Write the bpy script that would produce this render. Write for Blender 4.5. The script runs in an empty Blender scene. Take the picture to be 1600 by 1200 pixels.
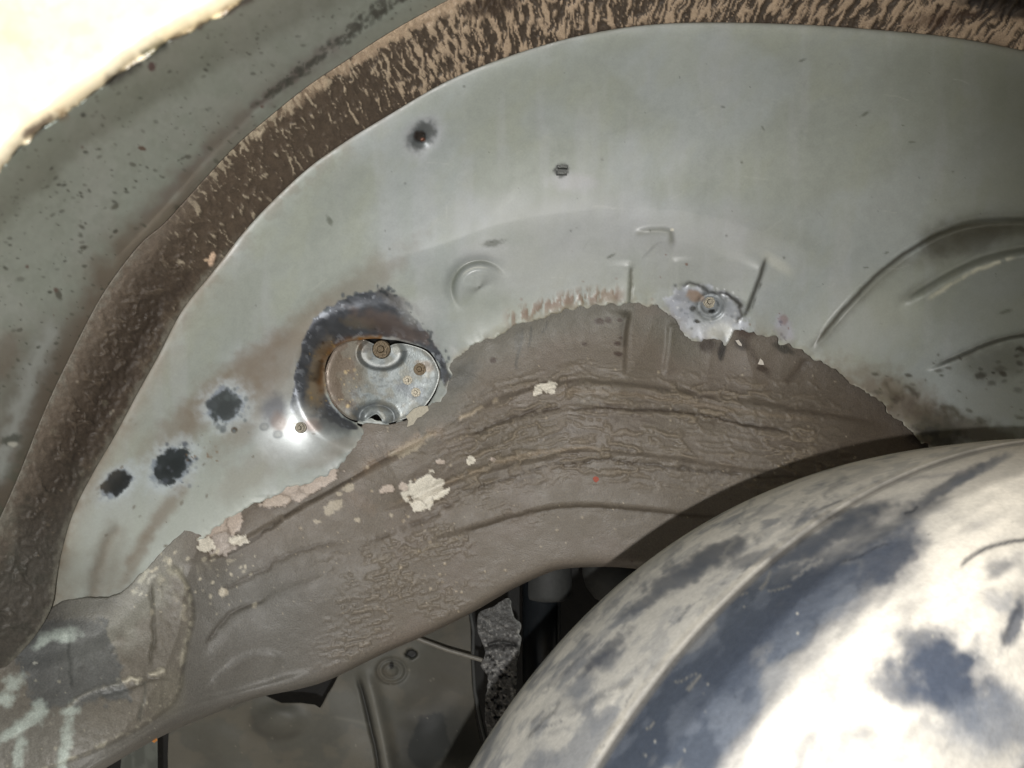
import bpy, math
import numpy as np
from mathutils import Vector

# ------------------------------------------------------------------ camera, light
S = bpy.context.scene
CAMZ = 0.74
ROLL = math.radians(40)      # the phone is rolled: the crown of the arch is up and to the left in the picture
CR_, SR_ = math.cos(ROLL), math.sin(ROLL)
def world(p):
    """from picture axes (x right, y away, z up in the picture, camera at 0) to the world"""
    p = np.asarray(p, float)
    return np.stack([p[..., 0]*CR_+p[..., 2]*SR_, p[..., 1], CAMZ-p[..., 0]*SR_+p[..., 2]*CR_], -1)
FK = 36.0 / 35.0
cam_d = bpy.data.cameras.new("camera")
cam = bpy.data.objects.new("camera", cam_d)
S.collection.objects.link(cam)
cam_d.lens = 35.0
cam_d.sensor_width = 36.0
cam_d.clip_start = 0.01
cam_d.clip_end = 500
cam_d.dof.use_dof = True
cam_d.dof.focus_distance = 0.70
cam_d.dof.aperture_fstop = 26.0
cam.location = (0, 0, CAMZ)
cam.rotation_euler = (math.radians(90), ROLL, 0)
S.camera = cam
S.render.resolution_x = 1024
S.render.resolution_y = 768

SUN = world([-1.8, -1.0, 0.4])-np.array([0, 0, CAMZ])
SUN = SUN / np.linalg.norm(SUN)
sun_el = math.asin(SUN[2])
wd = bpy.data.worlds.new("World")
S.world = wd
wd.use_nodes = True
wn = wd.node_tree
sky = wn.nodes.new("ShaderNodeTexSky")
sky.sky_type = 'NISHITA'
sky.sun_disc = False
sky.sun_elevation = sun_el
sky.sun_rotation = math.atan2(SUN[0], SUN[1])
sky.air_density = 1.0
sky.dust_density = 3.0
sky.ozone_density = 0.6
bg = wn.nodes["Background"]
wn.links.new(sky.outputs[0], bg.inputs[0])
bg.inputs[1].default_value = 0.085
sd = bpy.data.lights.new("sun", 'SUN')
sd.energy = 3.7
sd.angle = math.radians(1.0)
sd.color = (1.0, 0.93, 0.82)
sun = bpy.data.objects.new("sun", sd)
S.collection.objects.link(sun)
sun.rotation_euler = Vector((-SUN[0], -SUN[1], -SUN[2])).to_track_quat('-Z', 'Y').to_euler()
# the phone's own lamp: its shadow of the tyre is visible on the frame rail
fd = bpy.data.lights.new("phone_flash", 'SPOT')
fd.energy = 19.5
fd.spot_size = math.radians(105)
fd.spot_blend = 1.0
fd.shadow_soft_size = 0.003
fd.color = (1.0, 0.985, 0.955)
fl = bpy.data.objects.new("phone_flash", fd)
S.collection.objects.link(fl)
fl.location = world([0.0115, -0.10, -0.0105])
fl_to = world([-0.18, 0.70, -0.07])
fl.rotation_euler = Vector(tuple(fl_to-world([0.0115, -0.10, -0.0105]))).to_track_quat('-Z', 'Y').to_euler()
S.view_settings.view_transform = 'Standard'
S.view_settings.look = 'None'
S.view_settings.exposure = 0.16

# ------------------------------------------------------------------ numpy tools
def P(u, v, d):
    u = np.asarray(u, float); v = np.asarray(v, float); d = np.asarray(d, float)
    return world(np.stack([(u-800)/1600*FK*d, d + 0*u, (600-v)/1600*FK*d], -1))

def _h(ix, iy, s):
    n = (ix.astype(np.int64)*374761393 + iy.astype(np.int64)*668265263 + s*2147483647*3 + s*1013) & 0xffffffff
    n = ((n ^ (n >> 13))*1274126177) & 0xffffffff
    n = (n ^ (n >> 16)) & 0xffffffff
    n = (n*2246822519) & 0xffffffff
    return ((n ^ (n >> 15)) & 0xffffff)/float(0xffffff)

def vn(x, y, s=0):
    ix = np.floor(x); iy = np.floor(y)
    fx = x-ix; fy = y-iy
    fx = fx*fx*fx*(fx*(fx*6-15)+10); fy = fy*fy*fy*(fy*(fy*6-15)+10)
    a = _h(ix, iy, s); b = _h(ix+1, iy, s); c = _h(ix, iy+1, s); d = _h(ix+1, iy+1, s)
    return (a*(1-fx)+b*fx)*(1-fy)+(c*(1-fx)+d*fx)*fy

def fbm(x, y, s=0, o=4):
    t = 0; a = .5; n = 0
    for i in range(o):
        c, sn = math.cos(i*.7+.3), math.sin(i*.7+.3)
        t = t+a*vn((x*c-y*sn)*2**i, (x*sn+y*c)*2**i, s+i*7); n += a; a *= .5
    return t/n      # 0..1 centred .5

def ridge(x, y, s=0, o=3):
    t = 0; a = .5; n = 0
    for i in range(o):
        c, sn = math.cos(i*.35), math.sin(i*.35)
        t = t+a*(1-abs(2*vn((x*c-y*sn)*2**i, (x*sn+y*c)*2**i, s+i*5)-1)); n += a; a *= .5
    return t/n

def sst(a, b, x):
    t = np.clip((x-a)/(b-a), 0, 1)
    return t*t*(3-2*t)

def spline(pts, step=8.0, closed=False):
    p = np.array(pts, float)
    n = len(p)
    out = []
    rng = range(n if closed else n-1)
    for i in rng:
        if closed:
            a, b, c, d = p[(i-1) % n], p[i], p[(i+1) % n], p[(i+2) % n]
        else:
            a = p[i-1] if i > 0 else 2*p[0]-p[1]
            b, c = p[i], p[i+1]
            d = p[i+2] if i+2 < n else 2*p[-1]-p[-2]
        k = max(1, int(np.linalg.norm(c-b)/step))
        for j in range(k):
            t = j/k
            out.append(.5*((2*b)+(c-a)*t+(2*a-5*b+4*c-d)*t*t+(3*b-a-3*c+d)*t**3))
    if not closed:
        out.append(p[-1])
    return np.array(out)

def rough_line(pts, amp, wl, seed, step=2.5, closed=False):
    q = spline(pts, step, closed)
    t = np.gradient(q, axis=0)
    n = np.stack([t[:, 1], -t[:, 0]], -1)
    n /= np.linalg.norm(n, axis=1)[:, None]+1e-9
    s = np.arange(len(q))*step
    k = (fbm(s/wl, s*0+seed*3.1, seed, 4)-.5)*2*amp
    if closed:
        f = np.minimum(1, np.minimum(s, s[::-1])/20); k = k*f
    return q+n*k[:, None]

def pdist(u, v, poly, closed=False):
    """distance, arclength and signed side to a polyline"""
    bd = np.full(u.shape, 1e9); bs = np.zeros(u.shape); sg = np.zeros(u.shape)
    q = np.array(poly)
    if closed: q = np.vstack([q, q[:1]])
    s0 = 0.0
    for i in range(len(q)-1):
        a = q[i]; e = q[i+1]-a; L2 = e@e
        if L2 < 1e-9: continue
        L = math.sqrt(L2)
        t = np.clip(((u-a[0])*e[0]+(v-a[1])*e[1])/L2, 0, 1)
        dx = u-a[0]-t*e[0]; dy = v-a[1]-t*e[1]
        d = dx*dx+dy*dy
        m = d < bd
        bd = np.where(m, d, bd); bs = np.where(m, s0+t*L, bs)
        sg = np.where(m, e[0]*dy-e[1]*dx, sg)
        s0 += L
    return np.sqrt(bd), bs, np.sign(sg)

def inside(u, v, poly):
    """even-odd for a regular grid u(cols) v(rows)"""
    us = u; vs = v
    M = np.zeros((len(vs), len(us)), bool)
    a = np.array(poly); b = np.roll(a, -1, 0)
    for r, y in enumerate(vs):
        c = (a[:, 1] > y) != (b[:, 1] > y)
        if not c.any(): continue
        x = np.sort(a[c, 0]+(y-a[c, 1])*(b[c, 0]-a[c, 0])/(b[c, 1]-a[c, 1]))
        M[r] = (np.searchsorted(x, us) % 2) == 1
    return M

def lin(r, g, b, k=1.0):
    return np.array([(c/255/12.92 if c/255 <= .04045 else ((c/255+.055)/1.055)**2.4)*k for c in (r, g, b)])

# ------------------------------------------------------------------ materials
def material(name, fine=0.12, fscale=900, bump=0.00012, bscale=1500, coat=0.0, attr=True, col=(.3, .3, .3), rough=.6, metal=0.0, stretch=None):
    m = bpy.data.materials.new(name); m.use_nodes = True
    nt = m.node_tree; N = nt.nodes; L = nt.links
    b = N["Principled BSDF"]
    tc = N.new("ShaderNodeTexCoord")
    mp = N.new("ShaderNodeMapping"); L.new(tc.outputs["Object"], mp.inputs[0])
    if stretch: mp.inputs["Scale"].default_value = stretch
    n1 = N.new("ShaderNodeTexNoise"); n1.inputs["Scale"].default_value = fscale
    n1.inputs["Detail"].default_value = 4; L.new(mp.outputs[0], n1.inputs[0])
    n2 = N.new("ShaderNodeTexNoise"); n2.inputs["Scale"].default_value = bscale
    n2.inputs["Detail"].default_value = 3; L.new(mp.outputs[0], n2.inputs[0])
    rg = N.new("ShaderNodeMapRange")
    rg.inputs["From Min"].default_value = .25; rg.inputs["From Max"].default_value = .75
    rg.inputs["To Min"].default_value = 1-fine; rg.inputs["To Max"].default_value = 1+fine
    L.new(n1.outputs[0], rg.inputs[0])
    mul = N.new("ShaderNodeVectorMath"); mul.operation = 'SCALE'
    L.new(rg.outputs[0], mul.inputs["Scale"])
    if attr:
        ac = N.new("ShaderNodeAttribute"); ac.attribute_name = "paint"
        L.new(ac.outputs["Color"], mul.inputs[0])
        am = N.new("ShaderNodeAttribute"); am.attribute_name = "surface"
        sp = N.new("ShaderNodeSeparateColor"); L.new(am.outputs["Color"], sp.inputs[0])
        L.new(sp.outputs[0], b.inputs["Metallic"])
        ad = N.new("ShaderNodeMath"); ad.operation = 'MULTIPLY_ADD'
        L.new(n1.outputs[0], ad.inputs[0]); ad.inputs[1].default_value = .16
        sb = N.new("ShaderNodeMath"); sb.operation = 'SUBTRACT'; sb.inputs[1].default_value = .08
        L.new(sp.outputs[1], sb.inputs[0]); L.new(sb.outputs[0], ad.inputs[2])
        L.new(ad.outputs[0], b.inputs["Roughness"])
    else:
        mul.inputs[0].default_value = col
        b.inputs["Roughness"].default_value = rough
        b.inputs["Metallic"].default_value = metal
    L.new(mul.outputs[0], b.inputs["Base Color"])
    bp = N.new("ShaderNodeBump"); bp.inputs["Distance"].default_value = bump
    bp.inputs["Strength"].default_value = 1.0
    L.new(n2.outputs[0], bp.inputs["Height"]); L.new(bp.outputs[0], b.inputs["Normal"])
    b.inputs["Coat Weight"].default_value = coat
    return m

M_primer = material("grey_primer", .05, 700, .00005, 900)
M_seal = material("underseal", .22, 900, .00030, 1100)
M_fender = material("cream_paint", .04, 300, .00002, 500)
M_rubber = material("dusty_rubber", .10, 600, .00010, 900)
M_steel = material("worn_steel", .15, 900, .00010, 700)
M_dark = material("dark_underbody", .25, 60, .0004, 200, attr=False, col=(.012, .012, .012), rough=.8)
M_cast = material("pitted_iron", .5, 420, .0012, 330)
M_black = material("black_damper", .2, 300, .0001, 600, attr=False, col=(.010, .012, .014), rough=.35)
M_boot = material("dusty_grey_rubber", .15, 300, .0001, 600, attr=False, col=(.034, .035, .033), rough=.7)
M_pipe = material("grey_pipe", .2, 500, .0001, 600, attr=False, col=(.14, .13, .11), rough=.5)
M_bolt = material("bolt_steel", .3, 900, .0002, 1200, attr=False, col=(.22, .20, .16), rough=.45, metal=.7)
M_brass = material("brown_bolt", .5, 900, .0004, 700, attr=False, col=(.10, .072, .040), rough=.5, metal=.4)
M_red = material("red_chip", .2, 900, .0001, 700, attr=False, col=(.30, .05, .02), rough=.6)
M_white = material("white_chip", .1, 900, .0001, 700, attr=False, col=(.6, .56, .5), rough=.6)
M_orange = material("rust_chip", .3, 900, .0001, 700, attr=False, col=(.35, .14, .03), rough=.6)

C = S.collection
def empty(name, loc):
    o = bpy.data.objects.new(name, None); o.empty_display_size = .05
    C.objects.link(o); o.location = loc
    return o
def tag(o, label=None, cat=None, group=None, kind=None):
    for k, x in (("label", label), ("category", cat), ("group", group), ("kind", kind)):
        if x: o[k] = x
    return o
def link(name, me, mat, parent=None):
    o = bpy.data.objects.new(name, me); C.objects.link(o)
    if mat: me.materials.append(mat)
    if parent:
        o.parent = parent
        p = Vector((0, 0, 0)); q = parent
        while q: p += q.location; q = q.parent
        o.location = -p
    return o
def mesh(name, V, F, col=None, surf=None, smooth=True):
    me = bpy.data.meshes.new(name)
    V = np.ascontiguousarray(V, np.float32); F = np.ascontiguousarray(F, np.int32)
    k = F.shape[1]
    me.vertices.add(len(V)); me.vertices.foreach_set("co", V.ravel())
    me.loops.add(F.size); me.loops.foreach_set("vertex_index", F.ravel())
    me.polygons.add(len(F)); me.polygons.foreach_set("loop_start", np.arange(0, F.size, k, dtype=np.int32))
    me.update(calc_edges=True)
    me.polygons.foreach_set("use_smooth", np.full(len(F), smooth))
    if col is not None:
        a = me.attributes.new("paint", 'FLOAT_COLOR', 'POINT')
        a.data.foreach_set("color", np.hstack([np.clip(col, 0, 1), np.ones((len(col), 1))]).astype(np.float32).ravel())
        a = me.attributes.new("surface", 'FLOAT_COLOR', 'POINT')
        a.data.foreach_set("color", np.hstack([surf, np.ones((len(col), 2))]).astype(np.float32).ravel())
    me.validate()
    return me

def sheet(name, poly, fn, mat, parent, G=2.0, thick=.0015, snap=True):
    """a skin of sheet metal: fn(u,v) -> depth, colour, metallic, roughness"""
    poly = np.array(poly)
    u0, v0 = np.floor(poly.min(0)/G)*G-G; u1, v1 = poly.max(0)+2*G
    us = np.arange(u0, u1, G); vs = np.arange(v0, v1, G)
    Mc = inside(us[:-1]+G/2, vs[:-1]+G/2, poly)
    r, c = np.nonzero(Mc); W = len(us)
    a = r*W+c
    F = np.stack([a, a+W, a+W+1, a+1], 1)
    used, inv = np.unique(F.ravel(), return_inverse=True)
    F = inv.reshape(-1, 4)
    u = us[used % W].astype(float); v = vs[used//W].astype(float)
    E = np.vstack([F[:, [0, 1]], F[:, [1, 2]], F[:, [2, 3]], F[:, [3, 0]]])
    key = np.sort(E, 1); key = key[:, 0].astype(np.int64)*len(used)+key[:, 1]
    _, idx, cnt = np.unique(key, return_index=True, return_counts=True)
    BE = E[idx[cnt == 1]]
    bv = np.unique(BE)
    if snap:
        q = np.vstack([poly, poly[:1]])
        bu, bvv = u[bv], v[bv]; best = np.full(len(bv), 1e9); nu = bu.copy(); nv = bvv.copy()
        for i in range(len(q)-1):
            p = q[i]; e = q[i+1]-p; L2 = e@e
            if L2 < 1e-9: continue
            t = np.clip(((bu-p[0])*e[0]+(bvv-p[1])*e[1])/L2, 0, 1)
            x = p[0]+t*e[0]; y = p[1]+t*e[1]; d = (bu-x)**2+(bvv-y)**2
            m = d < best; best[m] = d[m]; nu[m] = x[m]; nv[m] = y[m]
        u[bv] = nu; v[bv] = nv
    D, col, me_, ro = fn(u, v)
    V = P(u, v, D)
    surf = np.stack([me_+0*u, ro+0*u], 1)
    if thick:
        mp = np.full(len(u), -1); mp[bv] = len(u)+np.arange(len(bv))
        V = np.vstack([V, P(u[bv], v[bv], D[bv]+thick)])
        col = np.vstack([col, col[bv]*.8]); surf = np.vstack([surf, surf[bv]])
        R = np.stack([BE[:, 1], BE[:, 0], mp[BE[:, 0]], mp[BE[:, 1]]], 1)
        F = np.vstack([F, R])
    return link(name, mesh(name, V, F, col, surf), mat, parent)

class Paint:
    def __init__(s, u, v, base):
        s.u, s.v = u, v
        s.col = np.tile(np.array(base, float), (len(u), 1))
        s.met = np.zeros(len(u)); s.ro = np.full(len(u), .55); s.D = np.zeros(len(u))
    def mix(s, m, c, met=None, ro=None):
        m = np.clip(m, 0, 1)
        s.col = s.col*(1-m[:, None])+np.array(c)*m[:, None]
        if met is not None: s.met = s.met*(1-m)+met*m
        if ro is not None: s.ro = s.ro*(1-m)+ro*m
    def loc(s, cx, cy, R):
        return np.nonzero((abs(s.u-cx) < R) & (abs(s.v-cy) < R))[0]
    def blob(s, cx, cy, rx, ry, rot=0, c=(0, 0, 0), soft=.25, jag=.25, wl=12, op=1, met=None, ro=None, dep=0, seed=1):
        R = max(rx, ry)*2.0+6
        i = s.loc(cx, cy, R)
        if len(i) == 0: return
        u, v = s.u[i], s.v[i]
        a = math.radians(rot); x = (u-cx)*math.cos(a)+(v-cy)*math.sin(a); y = -(u-cx)*math.sin(a)+(v-cy)*math.cos(a)
        r = np.sqrt((x/rx)**2+(y/ry)**2)+(fbm(u/wl, v/wl, seed, 4)-.5)*2*jag
        m = np.clip(1-sst(1-soft, 1+soft, r), 0, 1)*op
        s.col[i] = s.col[i]*(1-m[:, None])+np.array(c)*m[:, None]
        if met is not None: s.met[i] = s.met[i]*(1-m)+met*m
        if ro is not None: s.ro[i] = s.ro[i]*(1-m)+ro*m
        if dep: s.D[i] += dep*m
    def line(s, pts, w, c=None, soft=1.0, op=1, jag=0, wl=15, dep=0, seed=1, met=None, ro=None, brk=0):
        q = spline(pts, 12); R = w*3+8
        i = np.nonzero((s.u > q[:, 0].min()-R) & (s.u < q[:, 0].max()+R) & (s.v > q[:, 1].min()-R) & (s.v < q[:, 1].max()+R))[0]
        if len(i) == 0: return
        u, v = s.u[i], s.v[i]
        d, t, sg = pdist(u+ (fbm(u/wl, v/wl, seed+9, 3)-.5)*2*jag, v+(fbm(u/wl, v/wl, seed+5, 3)-.5)*2*jag, q)
        L = t.max() if len(t) else 1
        fade = sst(0, .12, t/L)*sst(0, .12, 1-t/L)
        m = np.exp(-(d/w)**2*soft)*fade*op
        if brk: m = m*sst(brk-.12, brk+.12, fbm(t/18, t*0+seed, seed, 3))
        if c is not None:
            s.col[i] = s.col[i]*(1-m[:, None])+np.array(c)*m[:, None]
        if met is not None: s.met[i] = s.met[i]*(1-m)+met*m
        if ro is not None: s.ro[i] = s.ro[i]*(1-m)+ro*m
        if dep: s.D[i] += dep*m
    def step(s, pts, w, h, side=1, reach=60, fadeend=.15):
        """a pressed step: one side of the curve stands h nearer, sharp at the curve, dying away over reach px"""
        q = spline(pts, 12); R = reach*5+8
        i = np.nonzero((s.u > q[:, 0].min()-R) & (s.u < q[:, 0].max()+R) & (s.v > q[:, 1].min()-R) & (s.v < q[:, 1].max()+R))[0]
        if len(i) == 0: return
        d, t, sg = pdist(s.u[i], s.v[i], q); L = t.max()
        sd_ = d*sg*side
        fade = sst(0, fadeend, t/L)*sst(0, fadeend, 1-t/L)
        k = sst(-w, w, sd_)*np.exp(-np.maximum(sd_, 0)/reach)
        k = k*np.exp(-np.maximum(-sd_, 0)/w)
        s.D[i] -= h*k*fade
    def specks(s, n, box, r0, r1, c, seed, op=.9, dep=0, elong=1.0, rot=0, met=None):
        g = np.random.default_rng(seed)
        for k in range(n):
            x = g.uniform(box[0], box[2]); y = g.uniform(box[1], box[3]); r = r0+(r1-r0)*g.random()**2.5
            s.blob(x, y, r*elong, r, rot+g.normal()*25, c, .5, .3, 4, op*g.uniform(.4, 1), dep=dep*r, seed=k+seed, met=met)

# ------------------------------------------------------------------ outlines
LIP = spline([(-345, 1300), (-340, 1000), (-325, 800), (-270, 620), (-190, 480), (-90, 350), (-30, 290), (0, 266), (40, 222), (95, 182), (165, 132), (205, 100), (262, 66), (330, 30), (385, -2), (470, -52), (640, -130), (800, -180)], 10)  # the unseen run at the left is shaped to shade the tyre
SO = spline([(-300, 1500), (-250, 1330), (-190, 1180), (-120, 1050), (-60, 930), (-10, 830), (30, 740), (70, 640), (115, 545), (160, 460), (215, 385), (255, 350), (290, 312), (330, 268), (372, 224), (420, 183), (480, 135), (540, 95), (600, 56), (670, 16), (760, -30), (860, -75), (1000, -110), (1250, -125), (1500, -110), (1780, -60)], 10)
SI = spline([(-280, 1520), (-240, 1380), (-190, 1250), (-60, 1090), (0, 1050), (50, 1000), (80, 950), (88, 905), (97, 860), (115, 800), (145, 740), (180, 680), (212, 620), (248, 555), (285, 485), (330, 428), (378, 366), (420, 320), (480, 264), (540, 221), (600, 184), (700, 126), (800, 86), (900, 57), (1000, 40), (1100, 35), (1250, 38), (1400, 49), (1500, 60), (1600, 79), (1780, 118)], 10)
BR_pts = [(40, 1030), (110, 1010), (180, 975), (218, 935), (250, 890), (300, 850), (350, 815), (400, 786), (450, 766), (500, 747), (532, 727), (552, 705), (566, 676), (556, 664), (566, 655), (600, 661), (636, 655), (652, 641), (690, 622), (702, 596), (705, 573), (716, 560), (740, 540), (800, 514), (850, 496), (910, 480), (980, 476), (1030, 480), (1050, 497), (1066, 516), (1085, 531), (1096, 536), (1100, 528), (1116, 530), (1126, 532), (1133, 540), (1146, 521), (1160, 511), (1176, 523), (1206, 525), (1222, 536), (1250, 547), (1285, 566), (1320, 590), (1350, 612), (1400, 652), (1440, 690), (1500, 730), (1780, 900)]
BR = rough_line(BR_pts, 7.0, 11, 3, 2.0)
RL = spline([(-190, 1400), (-40, 1330), (60, 1262), (160, 1203), (250, 1152), (330, 1117), (400, 1091), (470, 1076), (520, 1060), (600, 1021), (680, 986), (740, 956), (800, 921), (850, 898), (880, 889), (930, 886), (985, 888), (1060, 900), (1200, 930), (1400, 980), (1780, 1100)], 8)

def base_depth(u, v, q):
    """the bowl of the inner arch; q = px inside the sealed corner"""
    d = .655+.070*(1-np.exp(-(np.maximum(q, 0)/135.)**1.5))+.030*sst(120, 620, q)
    return d+.012*sst(900, 1700, u)*sst(0, 500, q)

car = empty("parked_car", (0, .70, 0))
tag(car, "car seen inside its open wheel arch, grey primer, brown underseal and dusty tyre", "car")

grey = lin(157, 163, 157, .92); blueg = lin(166, 173, 176, .95); palegr = lin(178, 184, 178, 1.0)
dust = lin(130, 115, 98, .8); dark = lin(52, 56, 60); brown = lin(111, 103, 93, 1.0)

# hole in the panel for the access cover
HOLE = rough_line([(512, 560), (508, 585), (512, 612), (524, 636), (545, 655), (570, 664), (600, 668), (640, 656), (668, 634), (684, 606), (686, 575), (670, 548), (640, 536), (600, 530), (560, 531), (530, 540)], 1.2, 20, 5, closed=True)

def wheelhouse(u, v):
    d, t, sg = pdist(u, v, SI); q = d*sg
    p = Paint(u, v, grey)
    p.D = base_depth(u, v, q)+.0015*(fbm(u/90, v/90, 3, 3)-.5)+.004*sst(-2, -8, q)+.022*sst(270, 120, u)*sst(840, 950, v)
    n1 = fbm(u/170, v/130, 11, 4); n2 = fbm(u/45+v/90, v/60, 12, 4); n3 = fbm(u/8, v/8, 13, 3)
    p.mix(sst(.42, .66, n1)*.55, blueg)
    p.mix(sst(.50, .72, n2)*.22, lin(142, 146, 128))
    p.mix(sst(.50, .75, fbm(u/30, v/220+u/300, 14, 4))*.18, lin(178, 180, 188))
    p.col *= (1+.10*(n3[:, None]-.5)+.14*(n2[:, None]-.5))
    p.ro = .42+.22*(n2-.5)+.1*(n3-.5)
    # pale lower left tongue
    p.mix(sst(640, 860, v)*sst(620, 420, u)*.75, palegr)
    p.mix(sst(850, 940, v)*sst(300, 180, u)*.5*fbm(u/12, v/12, 8, 4), dust)
    # broad pressed fold running round above the rail and lighter band
    p.step([(560, 420), (680, 385), (800, 345), (950, 325), (1100, 335), (1250, 385), (1340, 440)], 56, .0045, 1, 120)
    p.blob(930, 350, 190, 45, 2, lin(176, 178, 184), .6, .35, 60, .45, seed=31)
    p.blob(860, 420, 120, 40, -8, lin(184, 186, 190), .6, .35, 50, .4, seed=32)
    p.blob(1120, 400, 110, 60, 0, lin(165, 166, 170), .6, .3, 50, .35, seed=33)
    p.blob(1330, 520, 120, 60, -35, lin(182, 184, 172), .6, .3, 50, .35, seed=34)
    p.blob(760, 395, 40, 20, -10, lin(180, 182, 184), .6, .35, 12, .5, seed=35)
    # brown dust wiped over the panel
    for (x, y, rx, ry, ro, op) in ((520, 480, 130, 26, -38, .42), (430, 560, 110, 34, -38, .55), (350, 610, 90, 30, -40, .6), (280, 670, 70, 24, -42, .45),
                                   (385, 650, 70, 26, -55, .45), (255, 800, 70, 13, -55, .6), (215, 870, 60, 10, -62, .55), (390, 740, 60, 24, -35, .3),
                                   (520, 705, 60, 14, -28, .45), (445, 600, 40, 22, -40, .4), (170, 880, 26, 60, 10, .35)):
        p.blob(x, y, rx, ry, ro, dust, .55, .45, 16, op, ro=.75, seed=int(x))
    p.line([(140, 960), (150, 900), (165, 850), (190, 815)], 9, lin(120, 112, 100), 1, .6, 4, dep=.002)
    p.line([(250, 560), (215, 625), (180, 690)], 12, lin(150, 146, 134), 1, .3, 6)
    # brown scuff of old underseal along the torn edge
    i = p.loc(880, 485, 110)
    uu, vv = u[i], v[i]
    cd, ct, cs = pdist(uu, vv, spline([(780, 507), (830, 488), (890, 469), (950, 462), (985, 462)], 10))
    m = np.clip(1.25-cd/17, 0, 1)*sst(.38, .54, fbm(uu/5, vv/16, 51, 4)*.9+.1*(1-cd/16))*sst(0, 30, ct)*sst(0, 25, ct.max()-ct)
    p.col[i] = p.col[i]*(1-m[:, None]*.9)+lin(112, 88, 68)*m[:, None]*.9
    p.D[i] -= .0002*m
    # right end: brown soil and dirt where panel meets rail, light fall-off painted
    p.blob(1400, 625, 90, 34, 28, dust*.95, .6, .5, 14, .75, ro=.8, seed=61)
    p.blob(1500, 665, 110, 20, 18, lin(70, 58, 46), .6, .5, 12, .8, ro=.8, seed=62)
    p.blob(1462, 680, 40, 26, 10, lin(28, 24, 18), .6, .4, 10, .95, ro=.8, seed=63)
    p.line([(1395, 590), (1450, 625), (1520, 655), (1570, 668)], 6, lin(60, 52, 40), 1, .8, 8, brk=.42)
    p.line([(1370, 590), (1420, 630), (1500, 650)], 8, lin(70, 60, 48), 1, .7, 12, brk=.5, seed=4)
    p.specks(40, (1350, 560, 1600, 670), 1, 4, lin(50, 46, 36), 66, elong=2.2, rot=22)
    p.blob(1570, 625, 60, 30, -10, lin(150, 154, 150), .4, .3, 20, .5, seed=64)
    p.mix(sst(1250, 1640, u)*sst(560, 100, v)*.35, lin(112, 116, 96))
    p.mix(sst(1380, 1620, u)*.55, lin(92, 94, 82), ro=.6)  # smooth darkening to the right: dimmer light painted into the colour
    # swages on the right
    p.step([(1262, 553), (1295, 510), (1330, 470), (1370, 430), (1420, 392), (1480, 360), (1545, 345), (1700, 345)], 9, .0085, 1, 46)
    p.line([(1262, 553), (1295, 510), (1330, 470), (1370, 430), (1420, 392), (1480, 360), (1545, 348)], 3.2, lin(58, 50, 40), 1, .85, 1.5, dep=.0012)
    p.line([(1430, 386), (1490, 362), (1560, 354), (1660, 356)], 20, lin(66, 64, 52), 1, .75, 5); p.blob(1490, 380, 60, 24, -26, lin(78, 76, 64), .7, .3, 16, .5, seed=47); p.line([(1262, 556), (1310, 500), (1370, 438), (1430, 392)], 9, lin(96, 94, 82), 1, .5, 3); p.blob(1530, 372, 70, 18, -14, lin(62, 60, 50), .6, .4, 14, .6, seed=46)
    p.step([(1400, 480), (1450, 448), (1500, 420), (1560, 398), (1700, 375)], 12, .010, 1, 60)
    p.line([(1395, 478), (1440, 452), (1500, 420), (1570, 395), (1700, 372)], 9, lin(80, 80, 68), 1, .6, 2, dep=.003)
    p.line([(1445, 470), (1480, 448), (1530, 421), (1590, 400)], 3, lin(200, 198, 178), 1, .7, 2, brk=.3)
    p.step([(1440, 582), (1490, 560), (1550, 535), (1610, 522), (1740, 505)], 5, .007, 1, 55)
    p.line([(1450, 576), (1500, 556), (1555, 533), (1610, 522), (1740, 505)], 5, lin(58, 54, 44), 1, .75, 2, dep=.0015)
    p.blob(1558, 566, 50, 26, -10, lin(70, 68, 56), .6, .4, 16, .5, seed=71)
    p.specks(14, (1530, 545, 1600, 610), 2, 6, lin(44, 40, 32), 72, elong=1.6)
    # tab, crease, ridge, pressed box
    p.step([(985, 362), (1015, 358), (1048, 360), (1051, 378), (1048, 400)], 7, .0035, 1, 30, .3)
    p.line([(990, 366), (1020, 361), (1047, 363), (1050, 385)], 5, lin(120, 122, 112), 1, .55)
    p.blob(1050, 359, 3, 2.5, 0, lin(230, 228, 215), .5, .1, 5, .8)
    p.line([(987, 415), (986, 445), (984, 480)], 3, lin(88, 88, 78), 1, .75, 1.5, dep=.0022)
    p.step([(988, 405), (987, 440), (985, 486)], 7, .0020, 1, 20)
    p.step([(1052, 400), (1054, 440), (1050, 470)], 8, .0016, -1, 20)
    p.line([(1199, 398), (1186, 436), (1170, 478), (1160, 500)], 2.8, lin(66, 64, 56), 1, .85, 1, dep=.0015)
    p.step([(1203, 392), (1188, 434), (1172, 476), (1160, 505)], 6, .0060, 1, 50, .3)
    p.blob(1215, 412, 26, 9, 35, lin(190, 192, 182), .6, .2, 20, .5)
    p.line([(1190, 440), (1182, 462), (1174, 485)], 1.6, lin(60, 58, 50), 1, .7, 2, brk=.5)
    rd_, rt_, rs_ = pdist(u, v, spline([(480, 470), (600, 405), (760, 345), (930, 318), (1100, 345), (1260, 420), (1360, 510)], 30))
    p.D -= .0075*np.exp(-(rd_/80)**2)
    # round pressed boss
    i = p.loc(748, 445, 90); uu, vv = u[i], v[i]
    r = np.sqrt(((uu-750)/44)**2+((vv-450)/42)**2); an = np.arctan2(vv-450, uu-750)
    da = abs((an+2.2+math.pi) % (2*math.pi)-math.pi); w = sst(1.5, .5, da/1.3)
    p.D[i] += (.0042*np.exp(-((r-1.04)/.18)**2)-.0045*sst(1.05, .62, r))*w
    m = np.exp(-((r-.98)/.11)**2)*w*.7
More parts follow.
